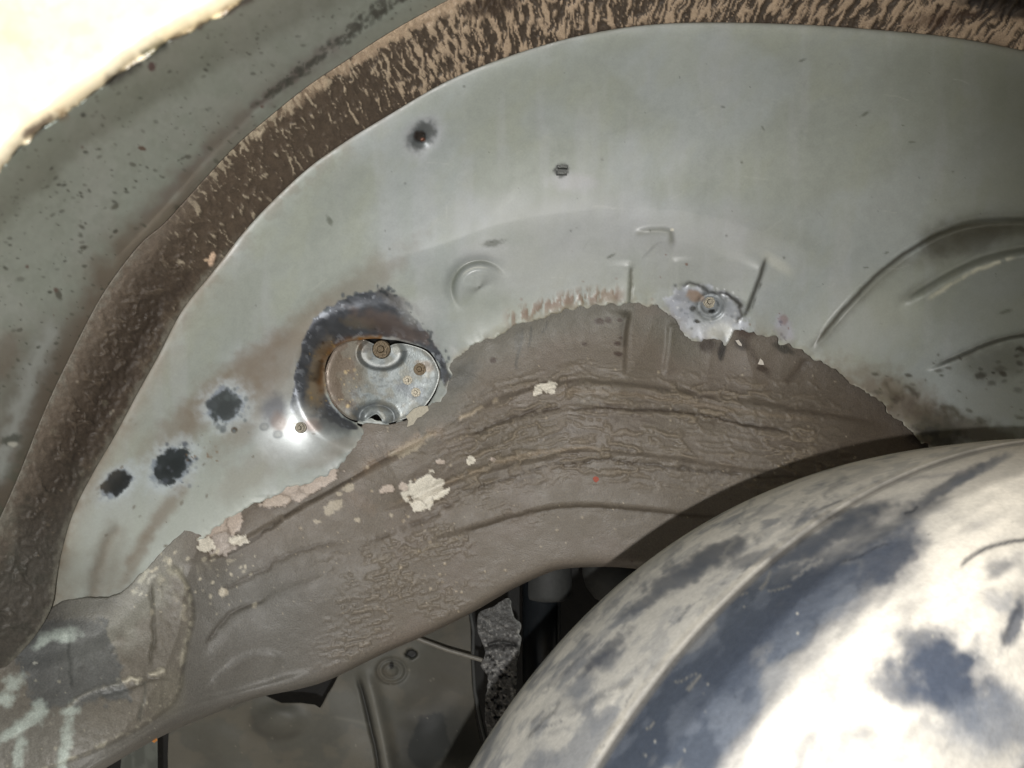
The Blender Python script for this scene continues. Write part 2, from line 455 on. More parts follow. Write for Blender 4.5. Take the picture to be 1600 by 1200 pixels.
    p.col[i] = p.col[i]*(1-m[:, None])+lin(92, 96, 84)*m[:, None]
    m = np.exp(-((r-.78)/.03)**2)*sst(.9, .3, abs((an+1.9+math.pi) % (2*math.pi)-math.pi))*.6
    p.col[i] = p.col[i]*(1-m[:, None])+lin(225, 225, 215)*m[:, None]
    # bare metal crescent above the access hole
    hd, ht, hs = pdist(u, v, HOLE, True)
    near = hd < 130
    p.D += np.where(near, .0150*np.exp(-(hd/24)**2)*sst(720, 600, u)*sst(690, 640, v)+.004*np.exp(-(hd/60)**2)-.0035*np.exp(-((hd-44)/14)**2)*sst(640, 560, u), 0)
    CR = rough_line([(452, 640), (458, 600), (466, 560), (476, 522), (500, 488), (535, 467), (570, 455), (604, 452), (628, 468), (645, 492), (668, 520), (686, 545), (700, 572), (706, 598), (690, 600), (680, 560), (640, 535), (560, 528), (515, 550), (505, 600), (525, 640), (560, 668), (545, 672), (500, 655), (470, 655)], 4.5, 9, 21, closed=True)
    cd, ct, cs = pdist(u, v, CR, True)
    ii = np.nonzero((u > 430) & (u < 730) & (v > 430) & (v < 690))[0]
    a = CR; b = np.roll(CR, -1, 0); ins = np.zeros(len(ii), bool)
    for k in range(len(a)):
        c = (a[k, 1] > v[ii]) != (b[k, 1] > v[ii])
        if abs(b[k, 1]-a[k, 1]) > 1e-9:
            ins ^= c & (u[ii] < (b[k, 0]-a[k, 0])*(v[ii]-a[k, 1])/(b[k, 1]-a[k, 1])+a[k, 0])
    m = np.zeros(len(u)); m[ii] = np.where(ins, sst(0, 3, cd[ii]), 0)
    gr = fbm(u/22+v/30, v/7-u/12, 41, 4)
    metalc = lin(86, 90, 98)[None]*(.65+.9*gr[:, None])
    p.col = p.col*(1-m[:, None]*.95)+metalc*m[:, None]*.95
    p.met = np.maximum(p.met, m*.55); p.ro = p.ro*(1-m)+(.30+.25*gr)*m
    p.mix(m*sst(.56, .66, fbm(u/7, v/7, 43, 3))*sst(22, 6, cd)*.8, lin(160, 166, 176))
    p.blob(620, 470, 34, 10, 28, lin(150, 150, 150), .5, .5, 8, .7, met=.8, ro=.25, seed=5)
    p.blob(565, 505, 26, 9, 10, lin(150, 140, 126), .5, .4, 8, .7, met=.8, ro=.25, seed=6)
    p.blob(610, 510, 60, 16, 20, lin(135, 118, 110), .5, .4, 12, .6, met=.5, ro=.4, seed=7)
    p.blob(498, 590, 15, 54, 12, lin(158, 144, 122), .5, .4, 8, .9, met=.35, ro=.3, seed=8); p.blob(510, 550, 18, 12, -40, lin(120, 100, 76), .5, .4, 6, .8, met=.3, ro=.35, seed=9); p.specks(30, (480, 530, 530, 640), 1, 3, lin(190, 160, 100), 97, .8); p.specks(20, (490, 535, 520, 640), 1, 4, lin(60, 42, 24), 98, .8)
    p.line([(508, 620), (500, 595), (506, 565), (520, 545), (545, 532), (585, 530)], 7, lin(105, 70, 30), 1, .85, 5, met=.3, ro=.5, brk=.3)
    p.line([(556, 532), (580, 527), (600, 528)], 4, lin(150, 105, 50), 1, .9, 3, met=.6, ro=.3)
    p.line([(510, 545), (498, 570), (488, 600)], 8, lin(60, 48, 34), 1, .7, 5, brk=.35, seed=3)
    g = np.random.default_rng(5)
    for k in range(46):      # droplets at the outer edge of the bare patch
        j = g.integers(60, 190); x, y = CR[min(j, len(CR)-1)]+g.normal(size=2)*4
        p.blob(x, y, g.uniform(1.5, 4.5), g.uniform(1.5, 4), 0, lin(84, 90, 94), .4, .3, 4, .85, seed=k)
    # domed boss with the polished metal
    i = p.loc(462, 665, 110); uu, vv = u[i], v[i]; r2 = ((uu-474)**2+(vv-698)**2)/54.**2*1.0
    p.D[i] -= .0060*np.exp(-r2)
    p.blob(458, 680, 54, 42, 0, lin(190, 195, 197), .5, .3, 20, .85, met=.5, ro=.44, seed=9)
    i = p.loc(655, 486, 90); r2 = ((u[i]-655)**2+(v[i]-490)**2)/38.**2; p.D[i] -= .0030*np.exp(-r2); p.blob(657, 486, 26, 20, 0, lin(186, 190, 190), .6, .3, 14, .6, met=.2, ro=.30, seed=45)  # highlight on the panel: low dome and paler colour added for it
    p.blob(430, 640, 20, 24, 20, lin(96, 98, 104), .5, .25, 10, .85, met=.3, seed=10)
    p.blob(436, 660, 12, 16, 0, lin(110, 96, 88), .5, .2, 10, .7, seed=12)
    p.blob(488, 664, 16, 11, 0, lin(150, 132, 126), .5, .2, 10, .7, seed=13)
    for x, y, r in ((413, 667, 8), (434, 679, 8)):
        p.blob(x, y, r, r*.85, 0, lin(120, 124, 126), .2, .1, 6, .8, seed=3)
        p.blob(x, y, r*.5, r*.4, 0, lin(150, 153, 152), .3, .1, 6, .7, seed=3)
    p.line([(500, 650), (530, 668), (552, 676)], 12, lin(100, 104, 108), 1, .7, 6, met=.4, ro=.4)
    # ground-off spots
    for (x, y, rx, ry, ro, c, s_) in ((352, 634, 27, 24, -40, lin(82, 88, 90), 1), (268, 728, 32, 23, -40, lin(58, 64, 66), 2), (181, 755, 27, 15, -40, lin(40, 46, 50), 3)):
        p.blob(x, y, rx*1.5, ry*1.5, ro, lin(184, 194, 200), .45, .3, 9, .75, seed=s_+20)
        p.blob(x, y, rx*1.1, ry*1.1, ro, lin(96, 108, 128), .2, .35, 8, .6, seed=s_+26)
        p.blob(x, y, rx, ry, ro, c, .14, .42, 9, .97, met=.35, ro=.42, dep=.0006, seed=s_)
        p.blob(x+2, y+1, rx*.6, ry*.5, ro, c*.7, .4, .4, 7, .7, met=.35, ro=.45, seed=s_+3)
    p.blob(330, 632, 9, 8, 0, lin(88, 94, 98), .3, .2, 5, .9, met=.3, seed=2)
    p.blob(366, 672, 5, 4.5, 0, lin(66, 52, 34), .3, .2, 5, .9, seed=2)
    p.blob(349, 670, 5, 6, 0, lin(100, 106, 110), .3, .2, 5, .8, seed=2)
    p.specks(20, (330, 600, 390, 680), 1.5, 5, lin(100, 108, 110), 91)
    p.specks(24, (240, 690, 310, 760), 1.5, 5, lin(86, 92, 100), 92)
    p.specks(14, (290, 690, 340, 720), 1.5, 4, lin(120, 100, 80), 93)
    # dimple, nub
    i = p.loc(658, 214, 60); r2 = ((u[i]-657)**2+(v[i]-214)**2)/17.**2
    p.D[i] += .006*np.exp(-r2)
    p.blob(660, 212, 34, 25, -52, lin(178, 180, 188), .5, .2, 9, .6, seed=15)
    p.blob(660, 212, 26, 18, -52, lin(92, 97, 98), .4, .28, 7, .9, met=.4, ro=.42, seed=16)
    p.blob(656, 213, 9, 8, 0, lin(44, 38, 32), .3, .3, 5, .9, seed=17, dep=.003)
    p.blob(661, 218, 4, 3, 0, lin(106, 64, 44), .3, .3, 5, .8, seed=18)
    p.blob(895, 285, 36, 14, 5, lin(182, 182, 190), .6, .3, 9, .5, seed=19)
    # ground area round the rivet at the edge, bright flaking
    p.blob(1103, 492, 62, 44, 18, lin(186, 191, 200), .12, .32, 9, .95, ro=.36, met=.15, seed=22)
    p.blob(1068, 475, 22, 26, 0, lin(150, 154, 164), .3, .45, 7, .8, ro=.4, seed=25); p.blob(1135, 500, 24, 30, 0, lin(160, 166, 176), .3, .45, 7, .7, ro=.4, seed=26)
    p.specks(60, (1050, 445, 1155, 530), .8, 3, lin(110, 116, 122), 95, .8); p.specks(60, (1050, 445, 1155, 530), .8, 2.6, lin(215, 218, 222), 96, .8)
    p.blob(1108, 478, 30, 27, 0, lin(128, 134, 138), .3, .35, 8, .85, met=.25, ro=.45, seed=23)
    p.blob(1086, 462, 14, 9, 20, lin(150, 130, 114), .35, .3, 8, .85, seed=24)
    for rr, op in ((13, .8), (20, .6)):
        rad = np.sqrt((u-1110)**2+((v-478)/.95)**2)
        p.mix(np.exp(-((rad-rr)/2.2)**2)*op*sst(.35, .6, fbm(u/9, v/9, int(rr), 3)), lin(60, 66, 70))
        p.D += .0010*np.exp(-((rad-rr)/3)**2)
    p.line([(1060, 450), (1078, 444), (1110, 455), (1140, 463), (1156, 476), (1158, 492), (1148, 510)], 3, lin(50, 50, 50), 1, .8, 4, brk=.25, dep=.001)
    p.line([(1130, 458), (1150, 467), (1159, 482)], 4.5, lin(40, 40, 42), 1, .8, 2)
    p.blob(1112, 486, 5, 3.5, 0, lin(34, 36, 38), .3, .3, 4, .95); p.blob(1089, 502, 5, 3, 10, lin(30, 30, 30), .3, .3, 4, .95)
    p.blob(1082, 482, 5, 4, 0, lin(50, 52, 54), .3, .3, 4, .9)
    p.blob(1125, 518, 22, 14, -20, lin(192, 194, 190), .4, .35, 8, .7, seed=28)
    p.blob(1225, 515, 14, 22, -20, lin(172, 172, 184), .5, .3, 8, .8, seed=29)
    p.blob(1225, 500, 7, 8, 0, lin(140, 124, 126), .4, .3, 6, .8, seed=30)
    p.specks(10, (1212, 500, 1232, 540), 1, 3, lin(110, 108, 120), 33)
    # general speckle, scratches, scuffs
    p.blob(878, 266, 12, 11, 0, lin(58, 60, 58), .2, .3, 5, .9, seed=8)
    p.specks(90, (300, 60, 1560, 640), .6, 2.2, lin(62, 62, 52), 101, .75)
    p.specks(40, (150, 640, 520, 900), .8, 3.0, lin(90, 78, 62), 102, .7, elong=1.8, rot=-30)
    p.specks(12, (780, 360, 1300, 560), 1.2, 3.5, lin(112, 70, 50), 104, .7)
    for (x, y, r, e, a) in ((878, 266, 0, 0, 0), (1425, 222, 5, 1.5, 0), (1411, 196, 2.5, 1, 0), (1352, 178, 8, 1.7, -30), (1254, 94, 6, 1.6, -20), (1192, 200, 5, 1.2, 60), (1385, 395, 4, 1.6, -20),
                            (1353, 418, 4, 1.6, -10), (1571, 487, 9, 1.7, -15), (515, 345, 11, 1.3, 60), (725, 135, 5, 1, 0), (955, 243, 1.8, 1, 0), (1130, 167, 5, 1.4, 0), (955, 400, 6, 2, -30), (768, 378, 4, 1, 0), (770, 380, 16, 1.6, -12)):
        if r: p.blob(x, y, r*e*.6, r*.33, a, lin(74, 78, 66), .5, .45, 4, .6, seed=int(x))
    g = np.random.default_rng(77)
    for k in range(36):
        x = g.uniform(450, 1500); y = g.uniform(90, 520); a = g.normal(-.5, .5); l = g.uniform(10, 46)
        p.line([(x, y), (x+l*.5*math.cos(a), y+l*.5*math.sin(a)+g.normal()*2), (x+l*math.cos(a), y+l*math.sin(a))], .9, lin(205, 205, 200) if k % 3 else lin(98, 100, 90), 1, .16)
    # dust and grime right along the torn lower edge
    bd, bt, bs = pdist(u, v, BR[::3])
    p.mix(np.exp(-bd/7)*.55*sst(.4, .6, fbm(u/14, v/14, 81, 4))*sst(640, 720, u), dust, ro=.8)
    p.mix(np.exp(-(bd/26))*.38*sst(.40, .62, fbm(u/22, v/22, 82, 4))*sst(690, 760, u), lin(134, 130, 108))
    p.mix(np.exp(-bd/3.0)*.45*sst(.45, .6, fbm(u/10, v/10, 83, 3)), lin(196, 196, 184))
    p.D -= .002*np.exp(-(bd/18))
    p.mix(np.exp(-abs(q)/3.5)*.85*sst(260, 400, u), lin(92, 86, 72))
    sfb = sst(340, 460, v)*(.55+.9*(fbm(u/18, v/18, 85, 4)-.3)); p.mix(np.exp(-(np.maximum(q, 0)/(7+11*sst(450, 800, v)))**1.3)*sfb, lin(104, 93, 80)); p.mix(np.exp(-(np.maximum(q, 0)/28)**1.2)*sfb*.5, lin(136, 130, 116))
    p.mix(np.exp(-np.maximum(q-2, 0)/16)*sst(660, 480, u)*sst(1000, 260, v)*.55*sst(.35, .6, fbm(u/16, v/16, 84, 4)), dust)
    return p.D, p.col, p.met, p.ro

# wheelhouse outline, with the access hole cut out by a bridge
tS = np.gradient(SI, axis=0); nS = np.stack([tS[:, 1], -tS[:, 0]], -1)/np.linalg.norm(tS, axis=1)[:, None]
SIo = SI+nS*9
wh = np.vstack([SIo[(SIo[:, 1] <= 1010) | (SIo[:, 0] > 300)], [(1780, 900)], BR[::-1]])
# cut the hole: join outline and hole outline at the nearest points (even-odd rule keeps the hole open)
def with_hole(o, h):
    j = int(np.argmin(((o[:, None]-h[None])**2).sum(-1).min(1))); i = int(np.argmin(((h-o[j])**2).sum(1)))
    hh = np.vstack([h[i:], h[:i+1]])
    return np.vstack([o[:j+1], hh, o[j:]])
wheel_panel = sheet("wheelhouse_panel", with_hole(wh, HOLE[::2]), wheelhouse, M_primer, car, thick=.0012)
wheel_panel["label"] = "grey primer inner arch panel with ground bare spots"

# ------------------------------------------------------------------ sealer strip
def sealer(u, v):
    di, ti, si = pdist(u, v, SI); do, to, so = pdist(u, v, SO)
    t = do/(di+do+1e-6)          # 0 outer, 1 inner
    p = Paint(u, v, lin(86, 74, 62, .85))
    p.D = .605+.048*t
    # ripple coordinates: along the strip and across it, leaning over towards the right
    T = ti; W = t*95
    lean = .15+.75*sst(650, 1250, u)
    a = T+W*lean*1.0
    warp = (fbm(u/26, v/26, 5, 3)-.5)*16
    warp2 = (fbm(u/9, v/9, 6, 3)-.5)*8
    R = ridge((a+warp+warp2)/5.6, (W+warp)/19, 7, 2)
    R2 = fbm((a+warp2)/6, W/15, 9, 4)
    R3 = fbm((a+warp*.6+warp2*.5)/4.4, (W+warp)/15, 19, 3)
    h = .40*R+.12*R2+.48*R3
    up = sst(330, 640, u)*sst(420, 120, v)            # 0 lower left .. 1 upper right
    thr = .73-.145*sst(420, 760, u)*sst(420, 100, v)-.055*sst(850, 1400, u)
    rim = np.exp(-(t/.16)**2)*sst(250, 300, u)
    m = sst(thr-.055, thr+.055, h+.16*rim*1.2)
    m = m*sst(215, 300, u)
    creamA = lin(186, 164, 140, .82); creamB = lin(166, 154, 134, .85)
    ccol = creamA[None]*sst(400, 800, u)[:, None]+creamB[None]*(1-sst(400, 800, u)[:, None])
    base = p.col*(.75+.5*fbm(u/10, v/10, 15, 4)[:, None])
    base = base*(1-sst(250, 900, u)[:, None]*.28)
    p.col = base*(1-m[:, None])+ccol*(.86+.28*fbm(u/14, v/14, 17, 3)[:, None])*m[:, None]
    p.D -= (.0020*sst(thr-.22, thr+.10, h)+.0006*R2)*sst(215, 330, u)
    # lumpy crumbs lower left
    ll = 1-sst(230, 380, u)
    cr = ridge(u/24+fbm(u/20, v/20, 2)*1.5, v/21, 23, 4)
    band = np.exp(-((t-.52)/.22)**2)
    p.D -= .0026*sst(.55, .85, cr)*(.15+.85*band)*ll + .0016*fbm(u/7, v/7, 29, 3)*ll
    p.mix(sst(.70, .84, cr)*.30*ll, lin(124, 110, 92))
    p.line([(262, 455), (235, 500), (205, 560), (160, 640), (125, 710), (95, 790)], 13, lin(54, 44, 35), 1, .7, 14, dep=.003)
    p.line([(300, 420), (275, 455), (240, 500)], 9, lin(50, 40, 32), 1, .6, 8, brk=.3)
    # soft brown overspray on the outside edge, lower left becomes dirty grey
    p.mix(sst(.34, .02, t)*ll*.85*(.6+.6*fbm(u/30, v/30, 31, 3)), lin(124, 112, 100))
    p.mix(sst(640, 880, v)*ll*.85, lin(86, 83, 77)*(.95))
    p.mix(sst(.55, .7, fbm(u/20, v/16, 35, 4))*ll*sst(600, 780, v)*.4, lin(62, 62, 54))
    p.mix(sst(.60, .7, fbm(u/46, v/46, 36, 4))*sst(560, 700, v)*ll*sst(.5, .1, t)*.5, lin(118, 122, 112))
    p.specks(60, (60, 430, 260, 880), 1, 3.4, lin(150, 138, 120), 3, .8, dep=-.0002)
    p.specks(14, (60, 620, 200, 860), 2, 5, lin(132, 126, 110), 4, .7)
    p.blob(331, 404, 4.5, 11, 15, lin(214, 186, 162), .3, .4, 4, 1, seed=3); p.blob(322, 406, 4, 2, 0, lin(200, 176, 150), .3, .3, 4, 1)
    # dark smear top right, worn thin cream streaks along the outer rim
    p.blob(1570, 8, 70, 20, 5, lin(40, 34, 32), .4, .5, 14, .9, seed=44, dep=-.001)
    p.blob(1470, 30, 50, 14, -8, lin(70, 50, 40), .5, .5, 10, .6, seed=45)
    p.blob(770, 8, 50, 16, -12, lin(62, 50, 40), .5, .5, 12, .8, seed=46)
    p.mix(sst(.62, .72, fbm(T/7, W/20, 48, 4)+.4*np.exp(-((t-.06)/.1)**2))*sst(.25, .1, t)*up*.9, creamA)
    p.mix(np.exp(-((1-t)/.05))*.6*sst(.4, .6, fbm(u/9, v/9, 49, 3)), lin(62, 50, 42))
    p.mix(sst(12, 0, di+(fbm(u/11, v/11, 50, 4)-.5)*16)*sst(340, 460, v)*.55, lin(140, 138, 126))
    p.mix(sst(52, 0, do+(fbm(u/16, v/16, 51, 4)-.5)*50)*sst(330, 420, v)*.6, lin(118, 107, 95))
    p.mix(sst(16, -6, do+(fbm(u/9, v/9, 52, 4)-.5)*30)*sst(330, 420, v)*.6, lin(146, 144, 134))
    p.mix(ll*np.exp(-((t-.55)/.30)**2)*sst(380, 480, v)*sst(900, 760, v)*.5, lin(62, 52, 43)); p.col *= (1-.26*ll[:, None]); p.ro = .62+.2*(R2-.5)
    return p.D, p.col, p.met, p.ro
se = sheet("seam_sealer", np.vstack([SO, SI[::-1]]), sealer, M_seal, car, thick=.003)
se["label"] = "rippled band of brown and cream underseal round the arch"

# ------------------------------------------------------------------ flange inside the lip
CHIPS = (((35, 215), (85, 182), 7, lin(80, 68, 58)), ((90, 184), (104, 176), 7, lin(150, 128, 98)), ((163, 134), (222, 95), 8, lin(58, 52, 44)), ((222, 90), (262, 66), 8, lin(50, 60, 48)), ((262, 64), (330, 30), 4, lin(92, 78, 64)), ((340, 26), (400, -8), 5, lin(84, 64, 48)))
def flange(u, v):
    do, to, so = pdist(u, v, SO); dl, tl, sl = pdist(u, v, LIP)
    t = dl/(dl+do+1e-6)          # 0 at the lip, 1 at the sealer
    p = Paint(u, v, lin(172, 180, 172, 1.0))
    p.D = .215+.385*t**.8-.006*np.sin(t*3.14)
    n = fbm(u/70, v/70, 61, 4); n3 = fbm(u/7, v/7, 63, 3); n2 = fbm(u/22, v/22, 62, 4)
    p.mix(sst(.45, .62, n)*.4, lin(186, 190, 186))
    p.mix(sst(.52, .66, n2)*.22, lin(150, 158, 146))
    p.col *= 1+.14*(n3[:, None]-.5)
    # soft brown-mauve smear beside the sealer and folded ridge
    RB = [(560, 40), (500, 85), (430, 140), (380, 185), (320, 245), (260, 310), (205, 380)]
    p.step([(700, -30), (560, 50), (440, 140), (340, 235), (250, 335), (150, 440)], 8, .006, -1, 50)
    p.line(RB, 13, lin(138, 130, 126), 1, .8, 10); p.line([(500, 88), (455, 122), (415, 150), (380, 180)], 5, lin(104, 92, 88), 1, .8, 5, brk=.25)
    p.mix(sst(60, 4, do+(n2-.5)*46)*.95*sst(420, 270, u), lin(126, 115, 103), ro=.8)
    
    p.mix(sst(90, 10, do)*.45*sst(700, 300, u*1.2-v*.2)*sst(.35, .6, n), lin(136, 128, 114))
    p.mix(sst(60, 0, do)*sst(480, 700, v)*.8*(.5+.7*n2), lin(112, 102, 90))
    p.mix(sst(600, 860, v)*.85, lin(92, 87, 78)); p.mix(sst(150, 20, do+(n-.5)*90)*sst(430, 600, v)*.8, lin(104, 95, 84)); p.mix(sst(.5, .64, n2)*sst(640, 760, v)*.5, lin(84, 92, 78))
    p.line([(95, 490), (50, 580), (15, 690), (-20, 760)], 15, lin(182, 188, 186), 1, .75, 10)
    p.blob(0, 560, 50, 24, -60, lin(122, 106, 92), .6, .4, 16, .6, seed=3)
    p.blob(18, 688, 16, 8, -20, lin(72, 76, 66), .4, .5, 6, .8, seed=4); p.blob(20, 694, 7, 4, 0, lin(215, 215, 205), .4, .4, 6, .8, seed=5)
    p.mix(np.exp(-dl/22)*.5*sst(250, 120, u), lin(182, 200, 196))
    # chips: many little dark marks, drawn out along the flange
    p.specks(900, (-60, 20, 440, 620), .6, 2.6, lin(72, 74, 62), 7, .85, elong=1.7, rot=10, dep=.0002)
    p.specks(80, (380, -40, 700, 110), .7, 3.0, lin(74, 74, 64), 8, .8, elong=1.7, rot=-30)
    p.specks(26, (-20, 100, 380, 560), 2, 5.0, lin(80, 78, 66), 9, .85, elong=1.7, rot=12, dep=.0002)
    p.specks(14, (-20, 100, 440, 560), 1.5, 3.5, lin(104, 66, 56), 10, .8)
    # band of dark chips on top of the fold
    g = np.random.default_rng(4)
    LN = spline([(420, 150), (470, 112), (530, 66), (570, 30), (610, 5), (660, -25)], 3)
    for k in range(230):
        j = g.integers(0, len(LN)); f = j/len(LN)
        x, y = LN[j]+g.normal(size=2)*(3+6*f); r = g.uniform(1, 3.2+2.2*f)
        p.blob(x, y, r*1.7, r, -50+g.normal()*20, lin(66, 66, 56), .4, .4, 4, .8*g.uniform(.4, 1), seed=k, dep=.0003)
    # corrosion along the lip edge
    for (j0, j1, w, c) in CHIPS:
        p.line([j0, ((j0[0]+j1[0])/2, (j0[1]+j1[1])/2+1), j1], w, c, 1, .95, 5, wl=9, dep=.0006)
    p.blob(237, 104, 6, 7, 0, lin(92, 24, 30), .3, .3, 4, .95, seed=5); p.blob(222, 232, 6, 3.5, 20, lin(104, 70, 50), .3, .3, 4, .9)
    p.blob(130, 180, 4, 4, 0, lin(50, 50, 44), .3, .3, 4, .9)
    p.ro = .5+.2*(n2-.5)
    return p.D, p.col, p.met, p.ro
LIPR = rough_line(LIP[::3], 6.5, 22, 8)
fg = sheet("arch_flange", np.vstack([LIPR, SO[::-1][SO[::-1][:, 0] < 1100]]), flange, M_primer, car, thick=.001)
fg["label"] = "grey chipped return flange behind the arch lip"

# ------------------------------------------------------------------ sunlit outer fender
def fender(u, v):
    dl, tl, sl = pdist(u, v, LIP)
    p = Paint(u, v, lin(206, 196, 172, .46))
    p.D = .215-.006*(1-np.exp(-dl/18))
    n = fbm(u/60, v/60, 71, 4); n2 = fbm(u/20, v/20, 72, 4)
    p.D += .004*(fbm(u/150, v/150, 70, 3)-.5)
    p.mix(sst(.45, .65, n)*.5, lin(196, 180, 148, .55)); p.mix(sst(.52, .66, n2)*.4, lin(160, 150, 128, .6))
    p.mix(np.exp(-dl/10)*.35*sst(150, 300, u), lin(190, 166, 110))
    for (x, y, rx, ry, ro) in ((20, 25, 26, 10, 20), (88, 26, 8, 5, 0), (238, 18, 7, 6, 0), (30, 60, 30, 8, 60), (45, 90, 30, 5, 65), (100, 120, 40, 8, -20)):
        p.blob(x, y, rx, ry, ro, lin(150, 140, 112), .6, .5, 10, .5, seed=int(x))
    for (j0, j1, w, c) in CHIPS:
        p.line([j0, ((j0[0]+j1[0])/2, (j0[1]+j1[1])/2), j1], w*1.1, c*.6, 1, .97, 5, wl=9)
    p.mix(np.exp(-dl/3)*.6, lin(110, 98, 70))
    p.ro = .4+.2*(n2-.5)
    return p.D, p.col, p.met, p.ro
fd_poly = np.vstack([LIPR, [(800, -200), (640, -260), (-500, -260), (-500, 1300)]])
fo = sheet("outer_fender", fd_poly, fender, M_fender, car, G=3.0, thick=.001)
fo["label"] = "cream painted outer wing in full sun"

# ------------------------------------------------------------------ frame rail under brown underseal
RY = spline([(-200, 1130), (0, 1050), (200, 960), (350, 900), (460, 838), (560, 815), (640, 785), (740, 742), (850, 716), (900, 704), (1000, 712), (1200, 738), (1320, 746), (1800, 800)], 10)
FLAP = [(262, 872), (292, 912), (303, 960), (292, 1010), (286, 1050), (282, 1078), (262, 1108), (215, 1140), (150, 1172), (70, 1205), (-20, 1250), (-190, 1330)]
def rail(u, v):
    p = Paint(u, v, brown)
    bd, bt, bs = pdist(u, v, BR[::4])
    below = bd*bs     # px under the torn edge
    below = np.where(v > np.interp(u, BR[:, 0], BR[:, 1]), bd, -bd)
    d, t, sg = pdist(u, v, SI); q = d*sg
    off = -.010+.0195*sst(210, 420, u)-.016*sst(360, 120, u)
    ld, lt, ls = pdist(u, v, RL)
    p.D = base_depth(u, v, np.maximum(q, 200))+off-.024*sst(6, 190, below)
    p.D = p.D-.05*sst(420, 60, u)*sst(800, 1200, v)
    p.D += .016*np.exp(-ld/4)      # rolled under at the bottom edge
    ry = np.interp(u, RY[:, 0], RY[:, 1]); y = v-ry
    n1 = fbm(u/120, v/60, 101, 4); n2 = fbm(u/20, v/14, 102, 4); n3 = fbm(u/5, v/5, 103, 3)
    p.mix(sst(.45, .65, n1)*.3, lin(106, 99, 88)); p.mix(sst(.5, .7, fbm(u/60, v/60, 104, 4))*.35, lin(116, 106, 98))
    # grey, cleaner paint just below the torn edge, and lower left
    p.mix(sst(60, 10, below)*sst(560, 700, u)*sst(1180, 1020, u)*.7*sst(.3, .6, n1+.1), lin(98, 97, 88))
    p.mix(sst(640, 420, u)*sst(800, 940, v)*.8, lin(102, 101, 97)); p.mix(sst(360, 200, u)*sst(1050, 1150, v)*.3, lin(90, 84, 74))
    p.mix(sst(1120, 1420, u)*.85, lin(76, 66, 56))
    # ---- wrinkles; crest highlights and trough shade also put in the colour
    wz = sst(610, 760, u)*sst(-150, -110, y+ (u-900)*.02)*sst(62, 20, y)*sst(-10, 45, below)
    wz = wz*sst(1420, 1250, u)
    w1 = ridge(u/36+(fbm(u/22, v/22, 2)-.5)*1.6, (y+14*(fbm(u/30, v/24, 3)-.5))/8, 111, 3)
    wm = sst(.58, .92, w1)*wz*(.35+.9*sst(.38, .62, fbm(u/110, y/45, 112, 3)))
    p.D -= .0030*wm
    p.mix(wm*.5, lin(138, 126, 108)); p.mix(sst(.48, .25, w1)*wz*.5, lin(74, 64, 54))
    sz = sst(470, 560, u)*sst(800, 700, u)*sst(25, 70, y)*sst(6, 26, ld)
    sz = np.maximum(sz, .6*sst(500, 620, u)*sst(900, 780, u)*sst(20, 60, y)*sst(120, 80, y))
    w2 = ridge(u/15+(fbm(u/10, v/10, 5)-.5)*1.8, (v+u*.25)/7.5, 121, 3)
    sm = sst(.62, .9, w2)*sz*sst(.35, .6, fbm(u/55, v/40, 122, 3))
    p.D -= .0024*sm
    p.mix(sm*.5, lin(142, 132, 118)); p.mix(sst(.4, .2, w2)*sz*.2, lin(78, 70, 62))
    p.D -= .0004*n2+.0002*n3
    # ---- long folds
    p.step([(690, 675), (740, 645), (790, 620), (850, 600), (930, 596), (1050, 610), (1200, 632), (1400, 668)], 7, .0044, 1, 60)
    p.line([(640, 700), (700, 664), (750, 638), (795, 616)], 2.6, lin(186, 172, 152), 1, .8, 4, brk=.46, dep=-.0008)
    p.line([(715, 692), (750, 674), (800, 652), (860, 640), (930, 638), (1000, 641)], 2.4, lin(62, 52, 44), 1, .8, 5, dep=.0018, brk=.3)
    p.line([(960, 641), (1040, 641), (1100, 649), (1160, 662), (1220, 673), (1250, 676)], 2.2, lin(56, 47, 39), 1, .85, 3, dep=.0018)
    p.step([(720, 690), (860, 642), (1000, 642), (1240, 676)], 7, .0018, 1, 40)
    p.line([(830, 622), (900, 612), (1000, 618), (1100, 634), (1300, 660)], 4, lin(130, 116, 98), 1, .4, 3)
    p.line([(600, 792), (640, 778), (700, 752), (780, 722), (850, 706), (900, 700), (960, 703)], 3, lin(138, 124, 106), 1, .75, 4, brk=.3, dep=-.0012)
    p.step([(560, 806), (640, 785), (740, 742), (850, 716), (900, 703), (1000, 710), (1200, 737), (1320, 748)], 6, .0045, -1, 40)
    p.line([(690, 782), (740, 764), (820, 738), (880, 724), (950, 720), (1040, 728), (1150, 742), (1250, 748)], 2.4, lin(64, 56, 48), 1, .7, 5, dep=.0015, brk=.2)
    p.line([(560, 845), (620, 832), (700, 790), (760, 760)], 4, lin(76, 66, 56), 1, .6, 6, dep=.0018, brk=.35)
    p.line([(700, 838), (760, 822), (800, 808), (880, 793), (960, 794), (1080, 806), (1150, 806)], 3.2, lin(78, 70, 60), 1, .8, 2, dep=.0018)
    p.step([(640, 862), (700, 838), (800, 808), (880, 792), (960, 793), (1100, 806)], 9, .0036, -1, 60)
    p.line([(560, 880), (640, 866), (700, 845), (760, 826)], 3, lin(132, 122, 106), 1, .6, 5, dep=-.0014, brk=.4)
    p.step([(262, 880), (330, 872), (400, 832), (460, 798), (520, 765), (600, 722), (690, 676)], 8, .0042, 1, 50)
    p.line([(320, 878), (370, 858), (410, 832), (460, 798), (530, 758), (600, 716), (660, 690)], 3, lin(62, 54, 46), 1, .65, 3, dep=.0016, brk=.2)
    p.line([(330, 930), (400, 895), (470, 860), (540, 845)], 4, lin(80, 72, 64), 1, .5, 5, dep=.0015)
    p.line([(320, 1010), (345, 975), (375, 950), (420, 935)], 3, lin(68, 62, 54), 1, .6, 2, dep=.002)
